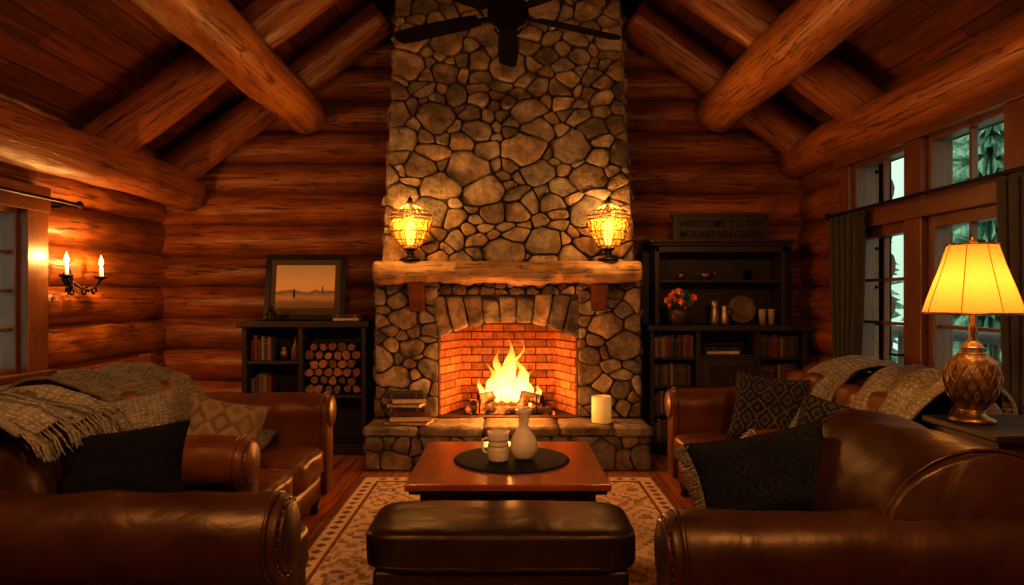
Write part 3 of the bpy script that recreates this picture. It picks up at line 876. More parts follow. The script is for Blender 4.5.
for z in (.06, .50): b.box(-1.82, x1-.04, y0+.01, y1-.02, z, z+.03, M_DARK)
b.box(x0, x1, y0-.005, y0+.02, 0, .06, M_DARK)
b.done()
b = B('firewood_stack'); log_end_stack(b, -1.815, -1.305, .536, 1.0, y0+.03, y1-.03, .042); b.done()
b = B('shelf_books')
x = -2.30
for c in booklist(6):
    w = R.uniform(.02, .036); book_up(b, x, y0+.06, .832, w, .16, R.uniform(.17, .23), c); x += w+.002
x = -2.30
for c in booklist(5):
    w = R.uniform(.025, .04); book_up(b, x, y0+.06, .492, w, .16, R.uniform(.17, .24), c); x += w+.002
b.done()
b = B('glass_bottle'); b.lathe([(0, 0), (.04, 0), (.042, .01), (.042, .11), (.015, .15), (.013, .20), (.016, .205), (0, .21)], (-1.92, y0+.13, .831), plain('bottle_amber', (.12, .06, .03), .1), 20); b.done()
b = B('pewter_jar'); b.lathe([(0, 0), (.03, 0), (.04, .03), (.04, .07), (.025, .10), (.03, .11), (.01, .125), (0, .14)], (-2.02, y0+.13, .831), M_BRASS, 20, col=.5); b.done()

def picmat():
    m, nt, N, L, P = newmat('landscape_print')
    uv = nd(nt, 'ShaderNodeUVMap', uv_map='UVMap'); sx = nd(nt, 'ShaderNodeSeparateXYZ'); L.new(uv.outputs[0], sx.inputs[0])
    nz = nd(nt, 'ShaderNodeTexNoise', i_Scale=4.0, i_Detail=6.0); L.new(uv.outputs[0], nz.inputs['Vector'])
    a = nd(nt, 'ShaderNodeMath', operation='MULTIPLY_ADD'); a.inputs[1].default_value = .18; L.new(nz.outputs[0], a.inputs[0]); L.new(sx.outputs[1], a.inputs[2])
    r = ramp(nt, [(0, (.10, .06, .035)), (.22, (.20, .11, .06)), (.34, (.48, .27, .13)), (.42, (.30, .18, .10)), (.47, (.14, .09, .06)), (.51, (.74, .44, .21)), (.7, (.66, .45, .27)), (1, (.50, .37, .25))])
    L.new(a.outputs[0], r.inputs[0]); L.new(r.outputs[0], P.inputs['Base Color']); P.inputs['Roughness'].default_value = .4
    return m
b = B('framed_landscape')
W, H = .74, .61
T = Matrix.Translation((-1.86, 6.38, 1.188)) @ Matrix.Rotation(math.radians(-9), 4, 'X')
b.T = T
MF = plain('frame_black', (.008, .006, .005), .4, spec=.3)
for q in ((-W/2, W/2, H-.05, H), (-W/2, W/2, 0, .05), (-W/2, -W/2+.05, .05, H-.05), (W/2-.05, W/2, .05, H-.05)):
    b.box(q[0], q[1], -.015, .015, q[2], q[3], MF, .006)
b.box(-W/2+.045, W/2-.045, -.002, .008, .045, H-.045, plain('mat_board', (.07, .045, .03), .8, var=.03), 0)
v = [(-W/2+.10, -.004, .11), (W/2-.10, -.004, .11), (W/2-.10, -.004, H-.10), (-W/2+.10, -.004, H-.10)]
b.add(v, [[0, 1, 2, 3]], picmat(), False, [[(0, 0), (1, 0), (1, 1), (0, 1)]])
# painted lone figure / tree silhouette
for (fx, fz, sw, sh) in ((-.10, .20, .010, .075), (-.10, .272, .007, .016), (.16, .245, .006, .07)):
    n = 12; b.add([(fx+sw*math.cos(2*PI*k/n), -.0055, fz+sh/2*math.sin(2*PI*k/n)+sh/2) for k in range(n)], [list(range(n))], MF, False)
b.done()
b = B('shelf_top_books'); z = 1.187
for c in booklist(2): book_flat(b, -1.44, 6.28, z, .24, .15, .03, R.uniform(-.1, .1), c); z += .03
b.done()
b = B('small_figurine'); b.lathe([(0, 0), (.05, 0), (.05, .015), (.03, .03), (.045, .06), (.03, .09), (.015, .10), (.025, .12), (0, .14)], (-2.12, 6.27, 1.187), M_IRON, 16); b.done()

b = B('hutch_cabinet')
x0, x1, y0, y1 = 1.26, 2.66, 6.2, 6.58
b.box(x0-.03, x1+.03, y0-.04, y1, 1.10, 1.15, M_DARK)
b.box(x0, x1, y1-.02, y1, .05, 1.88, M_DARK, 0)
bays = [x0, 1.67, 2.20, x1-.04]
for X in bays: b.box(X, X+.04, y0, y1-.02, 0, 1.10, M_DARK)
b.box(x0, x1, y0-.005, y1-.02, .0, .09, M_DARK)
for xa, xb in ((bays[0]+.04, bays[1]), (bays[2]+.04, bays[3])):
    for z in (.34, .59, .84): b.box(xa, xb, y0+.02, y1-.02, z, z+.02, M_DARK)
b.box(bays[1]+.04, bays[2], y0+.01, y1-.02, .86, .885, M_DARK)
b.box(bays[1]+.04, bays[2], y0, y0+.02, .09, .86, M_DARK)
for q in ((1.735, 2.175, .79, .84), (1.735, 2.175, .12, .17), (1.735, 1.785, .17, .79), (2.125, 2.175, .17, .79)):
    b.box(q[0], q[1], y0-.014, y0+.002, q[2], q[3], M_DARK, .004, 1.4)
b.lathe([(.012, 0), (.006, -.012), (.013, -.025), (0, -.032)], (2.15, y0-.012, .55), M_BRASS, 12, axis='y')
ux0, ux1 = 1.32, 2.50
for X in (ux0, ux1-.04): b.box(X, X+.04, y0+.08, y1-.02, 1.15, 1.86, M_DARK)
b.box(ux0+.04, ux1-.04, y0+.10, y1-.02, 1.53, 1.555, M_DARK)
b.box(ux0, ux1, y0+.08, y0+.10, 1.80, 1.86, M_DARK)
b.box(ux0-.03, ux1+.03, y0+.05, y1, 1.86, 1.885, M_DARK); b.box(ux0-.06, ux1+.06, y0+.02, y1, 1.885, 1.91, M_DARK)
b.done()
b = B('cabinet_books')
for xa, xb in ((1.305, 1.665), (2.245, 2.615)):
    for z, hh in ((.092, .23), (.362, .21), (.612, .21), (.862, .22)):
        x = xa
        while x < xb-.045:
            w = R.uniform(.018, .038); c = booklist(1)[0]; k = R.uniform(.8, 1.4)
            book_up(b, x, y0+.04+R.uniform(0, .01), z, w, .2, hh*R.uniform(.78, .97), tuple(q*k for q in c)); x += w+.0015
b.done()
b = B('drawer_books')
for i, c in enumerate(booklist(2)): book_flat(b, 1.93, y0+.17, .886+.035*i, .3, .2, .033, .05*i, c)
b.done()
b = B('flower_pot'); c = (1.52, 6.24, 1.151)
b.lathe([(0, 0), (.07, 0), (.10, .05), (.11, .11), (.10, .14), (.09, .14), (.085, .11), (0, .10)], c, plain('dark_pot', (.05, .03, .02), .4), 24)
for i in range(34):
    a = R.uniform(0, 2*PI); rr = R.uniform(0, .15); z = .20+R.uniform(-.04, .12)*(1-rr*3)
    p = Vector((c[0]+rr*math.cos(a), c[1]+rr*.6*math.sin(a), c[2]+z))
    b.tube([(c[0], c[1], c[2]+.11), (c[0]*.5+p.x*.5, c[1]*.5+p.y*.5, p.z-.05), p], .003, M_LEAF, 5)
    fl_ = i % 3 != 0
    for k in range(6):
        T = Matrix.Translation(p) @ Matrix.Rotation(a, 4, 'Z') @ Matrix.Rotation(2*PI*k/6, 4, 'Y') @ Matrix.Rotation(.5, 4, 'X')
        s_ = .045 if fl_ else .05
        b.add([(0, 0, 0), (.5*s_, -.2*s_, .5*s_), (0, -.1*s_, s_), (-.5*s_, -.2*s_, .5*s_)], [[0, 1, 2, 3]], M_FLOW if fl_ else M_LEAF, True, None, (1, R.uniform(.6, 2.5), 1) if fl_ else None, T=T)
b.done()
MPEW = plain('pewter', (.42, .32, .22), .35, .8)
for X, h, nm in ((1.86, .22, 'pewter_pitcher'), (1.95, .17, 'pewter_pitcher')):
    b = B(nm); b.lathe([(0, 0), (.035, 0), (.042, .02), (.034, h*.5), (.028, h*.75), (.038, h), (.033, h), (.024, h*.75), (0, h*.3)], (X, 6.30, 1.151), MPEW, 20)
    b.tube([(X+.03, 6.30, 1.151+h*.85), (X+.065, 6.30, 1.151+h*.75), (X+.065, 6.30, 1.151+h*.4), (X+.035, 6.30, 1.151+h*.25)], .005, M_IRON, 8); b.done()
b = B('display_plate'); T = Matrix.Translation((2.14, 6.42, 1.285)) @ Matrix.Rotation(math.radians(80), 4, 'X')
b.lathe([(0, 0), (.08, 0), (.12, .012), (.13, .02), (.125, .024), (.08, .01), (0, .008)], (0, 0, 0), plain('plate_glaze', (.14, .09, .055), .25), 32, T=T)
b.box(2.08, 2.20, 6.38, 6.46, 1.151, 1.161, M_IRON, 0); b.done()
MSG = plain('smoked_glass', (.35, .25, .15), .1, var=.05)
for X in (2.30, 2.38):
    b = B('tall_tumbler'); b.lathe([(0, 0), (.028, 0), (.034, .14), (.031, .14), (.026, .01), (0, .01)], (X, 6.33, 1.151), MSG, 20); b.done()
b = B('sugar_bowl'); b.lathe([(0, 0), (.025, 0), (.045, .03), (.045, .055), (.03, .065), (.008, .075), (.012, .085), (0, .09)], (1.58, 6.38, 1.556), M_BRASS, 20, col=.7); b.done()
b = B('teapot'); c = (1.80, 6.38, 1.556)
b.lathe([(0, 0), (.035, 0), (.06, .03), (.055, .06), (.03, .08), (.008, .085), (.012, .095), (0, .10)], c, M_BRASS, 20, col=.6)
b.tube([(c[0]+.05, c[1], c[2]+.035), (c[0]+.08, c[1], c[2]+.05), (c[0]+.09, c[1], c[2]+.075)], .007, M_BRASS, 8, col=.6)
b.tube([(c[0]-.05, c[1], c[2]+.06), (c[0]-.085, c[1], c[2]+.055), (c[0]-.08, c[1], c[2]+.03), (c[0]-.05, c[1], c[2]+.025)], .005, M_BRASS, 8, col=.6); b.done()
b = B('storage_tin'); b.lathe([(0, 0), (.03, 0), (.03, .085), (.033, .085), (.033, .10), (.006, .105), (0, .115)], (2.2, 6.4, 1.556), M_IRON, 18); b.done()
b = B('wooden_sign'); b.box(1.50, 2.36, 6.34, 6.42, 1.911, 2.14, M_DARK, .008, 1.3)
b.box(1.485, 2.375, 6.33, 6.43, 2.13, 2.15, M_DARK, .004)
sg = b.done(); MSP = plain('sign_paint', (.72, .55, .33), .7)
for txt, z in (('WELCOME TO THE', 2.035), ('MOUNTAIN CABIN', 1.94)):
    cu = bpy.data.curves.new('lettering', 'FONT'); cu.body = txt; cu.size = .088; cu.align_x = 'CENTER'; cu.extrude = .003; cu.offset = .001
    to = bpy.data.objects.new('lettering', cu); bpy.context.collection.objects.link(to)
    to.location = (1.93, 6.336, z); to.rotation_euler = (PI/2, 0, 0); to.parent = sg
    cu.materials.append(MSP)

# ---------------------------------------------------------------- windows
def window_unit(name, X, sg, y0, y1, z0, z1, ncol, nrow, fr=.05, mun=.022, glassx=None):
    b = B(name); xa, xb = sorted((X-sg*.01, X+sg*.09))
    b.box(xa, xb, y0, y0+fr, z0, z1, M_TRIM); b.box(xa, xb, y1-fr, y1, z0, z1, M_TRIM)
    b.box(xa, xb, y0+fr, y1-fr, z0, z0+fr, M_TRIM); b.box(xa, xb, y0+fr, y1-fr, z1-fr, z1, M_TRIM)
    xm0, xm1 = sorted((X+sg*.02, X+sg*.06))
    for i in range(1, ncol):
        y = y0+fr+(y1-y0-2*fr)*i/ncol; b.box(xm0, xm1, y-mun/2, y+mun/2, z0+fr, z1-fr, M_TRIM, .003)
    for i in range(1, nrow):
        z = z0+fr+(z1-z0-2*fr)*i/nrow; b.box(xm0+.003, xm1-.003, y0+fr, y1-fr, z-mun/2, z+mun/2, M_TRIM, .003)
    g0 = X+sg*.04
    b.add([(g0, y0+fr, z0+fr), (g0, y1-fr, z0+fr), (g0, y1-fr, z1-fr), (g0, y0+fr, z1-fr)], [[0, 1, 2, 3]], M_GLASS, False)
    return b
window_unit('window_1', XL, -1, LW[0], LW[1]-.02, LW[2], LW[3], 2, 4).done()
b = B('trim_1'); y0, y1, z0, z1 = LW
b.box(XL-.04, XL+.07, y1-.04, y1+.17, z0-.16, z1+.13, M_TRIM); b.box(XL-.04, XL+.07, y0-.15, y0+.03, z0-.16, z1+.13, M_TRIM)
b.box(XL-.04, XL+.075, y0-.18, y1+.19, z1-.02, z1+.15, M_TRIM); b.box(XL-.04, XL+.12, y0-.18, y1+.19, z0-.04, z0+.02, M_TRIM)
b.box(XL-.20, XL-.02, y1-.02, y1+.02, z0, z1, M_TRIM); b.box(XL-.20, XL-.02, y0-.02, y0+.02, z0, z1, M_TRIM)
b.done()
b = B('curtain_rod')
b.tube([(XL+.16, 3.0, 2.06), (XL+.16, 5.0, 2.06)], .013, M_IRON, 10)
b.lathe([(0, 0), (.02, .01), (.03, .03), (.02, .05), (.008, .06), (0, .07)], (XL+.16, 5.0, 2.06), M_IRON, 14, axis='y')
for y in (3.2, 4.9): b.tube([(XL+.02, y, 2.03), (XL+.10, y, 2.03), (XL+.16, y, 2.05)], .009, M_IRON, 8)
b.done()
def rwin(nm, y0, y1, z0, z1, c, r): window_unit(nm, XR, 1, y0, y1, z0, z1, c, r, fr=.04).done()
rwin('window_2', 4.76, 5.53, 2.04, 2.45, 2, 1)
rwin('window_3', 3.80, 4.56, 2.04, 2.45, 2, 1)
rwin('window_4', 2.84, 3.60, 2.04, 2.45, 2, 1)
for nm, y0, y1 in (('door_1', 4.76, 5.53), ('door_2', 3.80, 4.56), ('door_3', 2.84, 3.60)):
    b = window_unit(nm, XR, 1, y0, y1, .50, 1.92, 2, 4, fr=.075)
    b.box(XR, XR+.08, y0, y1, .02, .52, M_TRIM); b.box(XR-.012, XR+.01, y0+.12, y1-.12, .14, .42, M_TRIM, .01, .8)
    b.tube([(XR-.012, y0+.045, 1.0), (XR-.06, y0+.045, 1.0), (XR-.06, y0+.15, 1.0)], .009, M_IRON, 8)
    b.done()
b = B('trim_2')
for y0, y1 in ((5.53, 5.68), (4.56, 4.76), (3.60, 3.80), (2.50, 2.84)): b.box(XR-.05, XR+.16, y0, y1, 0, 2.46, M_TRIM)
b.box(XR-.07, XR+.16, 2.45, 5.70, 1.92, 2.04, M_TRIM); b.box(XR-.075, XR+.16, 2.42, 5.74, 2.44, 2.60, M_TRIM)
b.done()
def curtain(y0, y1, z0, z1, X, nf):
    b = B('curtain')
    def fn(u, v):
        w = .75+.25*math.cos(v*3.0)
        yc = (y0+y1)/2; y = yc+(y0-yc+(y1-y0)*u)*w
        return (X+.035*math.sin(u*nf*2*PI+.6*math.sin(v*4)), y, z1+(z0-z1)*v)
    b.sheet(fn, 60, 20, M_CURT, .004); return b.done()
curtain(5.14, 5.62, .05, 2.03, XR-.14, 5); curtain(3.34, 3.70, .05, 2.03, XR-.14, 4)
b = B('curtain_rod'); b.tube([(XR-.14, 3.1, 2.05), (XR-.14, 5.66, 2.05)], .012, M_IRON, 10)
for y in (3.72, 5.64): b.tube([(XR-.14, y, 2.05), (XR-.06, y, 2.05)], .008, M_IRON, 8)
b.lathe([(0, 0), (.02, .01), (.028, .03), (.02, .05), (0, .06)], (XR-.14, 5.66, 2.05), M_IRON, 14, axis='y'); b.done()
b = B('deck_railing')
for z in (.35, 1.0): b.log((4.6, 1, z), (4.6, 12, z), .06, M_BARK, n=8, seg=4)
for i in range(28): b.tube([(4.6, 1+i*.4, -.4), (4.6, 1+i*.4, 1.0)], .03, M_BARK, 6)
b.done()
def tree(x, y, h, r):
    b = B('snowy_conifer'); b.tube([(x, y, -.4), (x, y, h*.9)], [.18, .04], M_BARK, 8)
    L = 22
    for i in range(L):
        t = i/L; z = h*(.08+.90*t)-.4; rr = r*(1-t)**.85+.12; n = 30; vs = [(x, y, z+rr*.4)]
        for k in range(n*2):
            th = PI*k/n+i; q = rr*(1 if k % 2 else .4)*R.uniform(.7, 1.1)
            vs.append((x+q*math.cos(th), y+q*math.sin(th), z-R.uniform(0, .35)*rr))
        b.add(vs, [[0, 1+k, 1+(k+1) % (2*n)] for k in range(2*n)], M_TREE, False)
    b.done()
for (x, y, h, r) in [(8.0, 11.6, 8, 1.1), (10, 14, 10, 1.5), (7.8, 16.5, 9, 1.4), (12, 11, 11, 1.7), (13, 19, 12, 2.0), (10, 8, 9, 1.3), (15, 15, 12, 2.0), (9, 20, 11, 1.6),
                     (-8, 9, 9, 1.4), (-8, 13, 9, 1.5), (-12, 14, 11, 1.9), (-10, 6, 9, 1.5)]:
    tree(x, y, h, r)

b = B('candle_sconce'); X = XL+.0; Y = 5.14; Z = 1.54
b.lathe([(0, .0), (.055, 0), (.06, .01), (.04, .025), (.02, .035), (0, .05)], (X+.0, Y, Z), M_IRON, 20, axis='x')
b.tube([(X+.01, Y, Z+.12), (X+.02, Y, Z+.05), (X+.02, Y, Z-.12)], .014, M_IRON, 8)
for s in (-1, 1):
    pts = []
    for i in range(15):
        t = i/14; pts.append((X+.04+.09*math.sin(t*PI*.5), Y+s*.21*t, Z-.03-.07*math.sin(t*PI)+.03*t))
    b.tube(pts, .009, M_IRON, 8)
    for off, am in ((.08, .05), (.15, .035)):
        sp = [(X+.05+off*.4, Y+s*(off+am*math.cos(a*.5)*(1-a*.06)), Z-.10+am*math.sin(a*.5)*(1-a*.06)) for a in range(14)]
        b.tube(sp, .007, M_IRON, 8)
    c = (X+.13, Y+s*.21, Z)
    b.lathe([(0, -.02), (.012, -.01), (.045, .005), (.05, .018), (.02, .012), (.02, .02)], c, M_IRON, 18)
    b.lathe([(.014, .01), (.014, .09), (.0, .092)], c, M_CREAM, 14)
    b.lathe([(0, .09), (.012, .10), (.018, .12), (.012, .145), (.004, .172), (0, .18)], c, M_CANDF, 14)
so = b.done()
for s in (-1, 1): light('sconce_light', (X+.21, Y+s*.21, Z+.15), 15, (1, .46, .12), .03, so)

b = B('log_railing')
b.box(-2.98, -2.86, 3.2, 5.7, .83, .88, M_TRIM, .012); b.box(-2.95, -2.89, 3.2, 5.7, .10, .15, M_TRIM)
for i in range(17): b.box(-2.94, -2.90, 3.28+i*.145, 3.32+i*.145, .15, .83, M_TRIM, .004)
for y in (3.2, 5.62): b.box(-2.97, -2.87, y, y+.09, 0, .94, M_TRIM, .008)
b.done()

b = B('ceiling_fan'); c = (0.0, 4.0, 3.02)
b.tube([(0, 4, 3.1), (0, 4, 4.58)], .014, M_IRON, 10)
b.lathe([(0, -.10), (.05, -.10), (.06, -.08), (.075, -.06), (.11, -.04), (.12, .0), (.11, .05), (.06, .09), (.02, .13), (0, .13)], c, M_FAN, 28)
for k in range(5):
    T = Matrix.Translation(c) @ Matrix.Rotation(PI/2+2*PI*k/5, 4, 'Z') @ Matrix.Rotation(math.radians(5), 4, 'Y') @ Matrix.Rotation(math.radians(12), 4, 'X')
    b.box(.09, .22, -.018, .018, -.012, -.004, M_FAN, .003, T=T)
    pr = [(.18, -.045), (.30, -.06), (.55, -.065), (.68, -.06), (.71, -.03), (.71, .03), (.68, .06), (.55, .065), (.30, .06), (.18, .045)]
    n = len(pr); vs = [(p[0], p[1], -.006) for p in pr]+[(p[0], p[1], .004) for p in pr]
    b.add(vs, [list(range(n)), list(range(2*n-1, n-1, -1))]+[[i, (i+1) % n, (i+1) % n+n, i+n] for i in range(n)], M_FAN, False, T=T)
for k in range(3):
    a = 2*PI*k/3+.5
    b.tube([(c[0], c[1], c[2]-.09), (c[0]+.07*math.cos(a), c[1]+.07*math.sin(a), c[2]-.10), (c[0]+.09*math.cos(a), c[1]+.09*math.sin(a), c[2]-.07)], .007, M_FAN, 8)
b.done()

b = B('area_rug')
b.box(-1.13, 1.13, 1.9, 5.42, .001, .012, M_CREAMT, .004)
def rugf(u, w): return (-1.12+2.24*u, 1.91+3.50*w, .0135+.0008*noise.noise(Vector((u*9, w*12, 0))))
b.sheet(rugf, 30, 40, M_RUG, 0, None, (2.24, 3.5))
MRB = plain('rug_border', (.19, .08, .048), .95, bs=30, var=.4, spec=.1)
MRC = plain('rug_border_field', (.58, .43, .30), .95, bs=30, var=.2, spec=.1)
for a0, a1, m_ in ((0, .03, MRB), (.03, .13, MRC), (.13, .15, MRB)):
    b.box(-1.12+a0, -1.12+a1, 1.92, 5.40-a0, .012, .0165, m_, 0); b.box(1.12-a1, 1.12-a0, 1.92, 5.40-a0, .012, .0165, m_, 0)
    b.box(-1.12+a1, 1.12-a1, 5.40-a1, 5.40-a0, .012, .0165, m_, 0)
def lozenge(x, y, s_):
    b.add([(x-s_, y, .0172), (x, y-s_, .0172), (x+s_, y, .0172), (x, y+s_, .0172)], [[0, 1, 2, 3]], MRB, False)
for i in range(33):
    for sx in (-1.04, 1.04): lozenge(sx, 2.0+i*.1, .034)
for i in range(20): lozenge(-.95+i*.1, 5.32, .034)
for i in range(110):
    x = -1.12+i*.0205; b.tube([(x, 5.42, .008), (x+R.uniform(-.006, .006), 5.47, .005)], .003, M_CREAMT, 4)
b.done()

b = B('coffee_table')
b.box(-.52, .52, 3.50, 4.56, .425, .46, M_TABLE, .010, seg=3)
b.box(-.50, .50, 3.52, 4.54, .405, .425, M_DARK, .004)
b.box(-.45, .45, 3.58, 4.48, .31, .405, M_TABLE, .004, .6)
for x in (-.41, .41):
    for y in (3.63, 4.43):
        b.lathe([(.03, .018), (.04, .03), (.028, .06), (.035, .12), (.042, .2), (.035, .28), (.045, .31), (.045, .36)], (x, y, 0), M_TABLE, 18, .6)
b.box(-.42, .42, 3.61, 4.45, .12, .15, M_TABLE, .004, .6)
for x in (-.15, .22): b.lathe([(.012, 0), (.006, -.01), (.014, -.022), (0, -.03)], (x, 3.58, .36), M_BRASS, 12, axis='y')
b.done()
b = B('round_placemat'); b.lathe([(0, 0), (.33, 0), (.335, .004), (.33, .008)]+[(.33-.02*i, .008+(.002 if i % 2 else 0)) for i in range(1, 16)]+[(0, .008)], (.02, 4.05, .461), M_MAT, 48); b.done()
b = B('ceramic_vase')
b.lathe([(0, 0), (.048, 0), (.066, .02), (.080, .06), (.078, .10), (.060, .14), (.036, .17), (.027, .20), (.031, .235), (.043, .27), (.047, .282), (.042, .283), (.03, .255), (.02, .20), (0, .19)], (.09, 4.02, .471), M_CREAM, 32)
b.done()
b = B('ceramic_mug')
b.lathe([(0, 0), (.052, 0), (.058, .01), (.062, .06), (.056, .10), (.060, .145), (.064, .165), (.059, .166), (.052, .12), (0, .10)], (-.055, 3.98, .471), M_CREAM, 32)
b.tube([(-.11, 3.98, .60), (-.145, 3.98, .59), (-.15, 3.98, .555), (-.135, 3.98, .52), (-.11, 3.98, .515)], .008, M_CREAM, 10)
MBN = plain('mug_band', (.35, .26, .17), .5)
for z in (.53, .56, .59): b.lathe([(.0595, z-.004), (.0635, z), (.0595, z+.004)], (-.055, 3.98, 0), MBN, 32)
b.done()

b = B('leather_ottoman')
b.rbox((-.03, 3.10, .350), (1.14, .50, .18), M_LEAD, p=7, cuts=16, puff=.10, wr=.006)
b.box(-.56, .50, 2.88, 3.33, .17, .27, M_LEAD, .02, smooth=True)
for z in (.29, .41):
    pts = []
    for k in range(81):
        t = 2*PI*k/80; cx_, sy_ = math.cos(t), math.sin(t)
        p_ = 7; l_ = (abs(cx_)**p_+abs(sy_)**p_)**(1/p_)
        pts.append((-.03+cx_/l_*.561, 3.10+sy_/l_*.243, z))
    b.tube(pts, .006, M_LEA, 6, caps=False)
for x in (-.50, .44):
    for y in (2.94, 3.28): b.lathe([(.022, .018), (.028, .03), (.02, .06), (.035, .12), (.038, .18)], (x, y, 0), M_DARK, 14)
b.done()

# ---------------------------------------------------------------- sofas
def arm_profile(yc, o, w, r, z0, zt):
    pr = [(yc-o*w/2, z0)]
    cz = zt-r; cc = yc+o*(r-w/2)*.9
    pr.append((yc-o*w/2, cz-r*.75))
    for k in range(23):
        th = math.radians(200-260*k/22)
        pr.append((cc+o*(r*math.cos(th)), cz+r*math.sin(th)))
    pr.append((yc+o*w/2, cz-r*1.15)); pr.append((yc+o*w/2, z0))
    return pr, cc, cz
def arm(b, s, xf, xb, yc, o, zt, mat, w=.17, r=.12, z0=.14, wr=.012):
    pr, cc, cz = arm_profile(yc, o, w, r, z0, zt)
    b.extr(pr, xf, xb, lambda p, q, a: (s*a, p, q), mat, seg=34, edge=.06, wr=wr)
    b.tube([(s*(xf+.035), cc+(p-cc)*1.012, cz+(q-cz)*1.005) for p, q in pr], .0075, mat, 8, col=.7)
    b.lathe([(r*.80, 0), (r*.80, -s*.008), (r*.74, -s*.013), (0, -s*.015)], (s*xf, cc, cz), mat, 30, axis='x')
    for k in range(26):
        th = 2*PI*k/26
        b.lathe([(.005, 0), (.004, -s*.004), (0, -s*.005)], (s*(xf-.002), cc+r*.88*math.cos(th), cz+r*.88*math.sin(th)), M_BRASS, 8, axis='x', col=.35)
def sofa(name, s, xf, xb, y0, y1, zs, za, zb, ncush, mat, near=True, far=True, seat_in=0., backr=.13, farlow=None, armr=.12, backcush=True):
    b = B(name)
    bw = max(.36, 2*backr+.02)
    b.extr([(xf+seat_in+.03, .14), (xf+seat_in+.03, .30), (xb-.05, .30), (xb-.05, .14)], y0+.03, y1-.03, lambda p, q, a: (s*p, a, q), mat, seg=6, edge=.02, endscale=.97)
    cx, cz = xb-backr, zb-backr
    pr = [(xb-bw+.06, .28), (cx-backr*.93, cz-backr*.45)]
    for k in range(21):
        th = math.radians(185-225*k/20); pr.append((cx+backr*math.cos(th), cz+backr*math.sin(th)))
    pr += [(xb-.06, max(.2, cz-backr*1.3)), (xb-.04, .14), (xb-.2, .14)]
    b.extr(pr, y0, y1, lambda p, q, a: (s*p, a, q), mat, seg=34, edge=.09 if backr > .2 else .05, wr=.020 if backr > .2 else .014)
    for yy in (y0+.03, y1-.03): b.tube([(s*p, yy, q) for p, q in pr[1:24]], .007, mat, 8, col=.7)
    ya, yb = y0+(.16 if near else .02), y1-(.16 if far else .02)
    n = ncush; d = (yb-ya)/n
    for i in range(n):
        yc = ya+d*(i+.5)
        b.rbox((s*(xf+seat_in+(xb-bw-xf-seat_in)/2+.05), yc, zs-.09), (xb-bw-xf-seat_in+.12, d-.012, .19), mat, p=7, cuts=12, puff=.16, wr=.018)
        if backcush:
            T = Matrix.Translation((s*(xb-bw-.01), yc, (zs+zb)/2-.02)) @ Matrix.Rotation(s*math.radians(12), 4, 'Y')
            b.rbox((0, 0, 0), (.22, d-.014, zb-zs-.02), mat, p=5, cuts=12, puff=.25, wr=.022, T=T, pax=0)
    if near: arm(b, s, xf, xb-.12, y0+.10, -1, za, mat, r=armr)
    if far: arm(b, s, xf, xb-.12, y1-.10, 1, za, mat, r=armr)
    if farlow: arm(b, s, xf+seat_in+.3, xb-.12, y1-.08, 1, farlow, mat, r=.08, w=.12)
    for x in (xf+.10+seat_in*.6, xb-.14):
        for y in (y0+.10, y1-.10):
            b.lathe([(.02, .0), (.03, .012), (.022, .04), (.032, .08), (.04, .12), (.04, .15)], (s*x, y, 0.001), M_DARK, 16)
    return b.done()
sofa('leather_sofa', 1, 1.14, 2.34, 3.28, 5.02, .47, .76, .93, 2, M_LEA2)
sofa('leather_loveseat', -1, 1.15, 2.40, 3.06, 4.62, .47, .78, .93, 2, M_LEA2)
sofa('leather_armchair', 1, .50, 1.84, 2.18, 3.00, .46, .70, .90, 1, M_LEA, far=False, seat_in=.16, backr=.34, farlow=.55, armr=.14, backcush=False).location.z = .017
sofa('leather_armchair', -1, .72, 2.10, 2.24, 2.98, .46, .74, .94, 1, M_LEA, far=False, seat_in=.10, farlow=.55, armr=.14).location.z = .017

def pillow(name, c, w, h, t, rx, ry, rz, mat, fringe=None, tuft=0):
    b = B(name)
    T = Matrix.Translation(c) @ Matrix.Rotation(rz, 4, 'Z') @ Matrix.Rotation(rx, 4, 'X') @ Matrix.Rotation(ry, 4, 'Y')
    b.T = T; n = 26; sd = R.random()*40
    for sgn in (-1, 1):
        def fn(u, v):
            x, y = 2*u-1, 2*v-1
            k = 1-.10*(1-abs(y)**2)*abs(x)**3-0; k2 = 1-.10*(1-abs(x)**2)*abs(y)**3
            e = max(0, (1-x**4)*(1-y**4))**.55
            wv = noise.noise(Vector((x*2, y*2, sd+sgn)))*.30+noise.noise(Vector((x*5, y*5, sd+sgn)))*.16
            return (x*w/2*k, sgn*t/2*e*(1+wv), y*h/2*k2)
        b.sheet(fn, n, n, mat, 0, None, (w, h))
    pts = []
    for k in range(4*n+1):
        q = k/(4*n)*4; i = int(q) % 4; f = q-int(q)
        x, y = [(-1+2*f, -1), (1, -1+2*f), (1-2*f, 1), (-1, 1-2*f)][i]
        kx = 1-.10*(1-abs(y)**2)*abs(x)**3; ky = 1-.10*(1-abs(x)**2)*abs(y)**3
        pts.append(Vector((x*w/2*kx, 0, y*h/2*ky)))
    b.tube(pts, .006, mat, 6, caps=False)
    if fringe:
        for k in range(len(pts)-1):
            if fringe[1] == 'left' and pts[k].x > -w*.42: continue
            for j in range(4):
                p = pts[k].lerp(pts[k+1], j/4); d = Vector((p.x, 0, p.z)).normalized()
                if fringe[1] == 'left': d = Vector((-1, 0, -.25)).normalized()
                e = p+d*.055+Vector((R.uniform(-.008, .008), R.uniform(-.01, .01), R.uniform(-.008, .008)))
                b.tube([p, (p+e)/2+Vector((0, R.uniform(-.006, .006), 0)), e], [.004, .003, .0015], fringe[0], 4)
    return b.done()
rad = math.radians
pillow('patterned_pillow', (1.64, 4.42, .69), .44, .44, .17, rad(-20), rad(6), rad(-24), M_PILB)
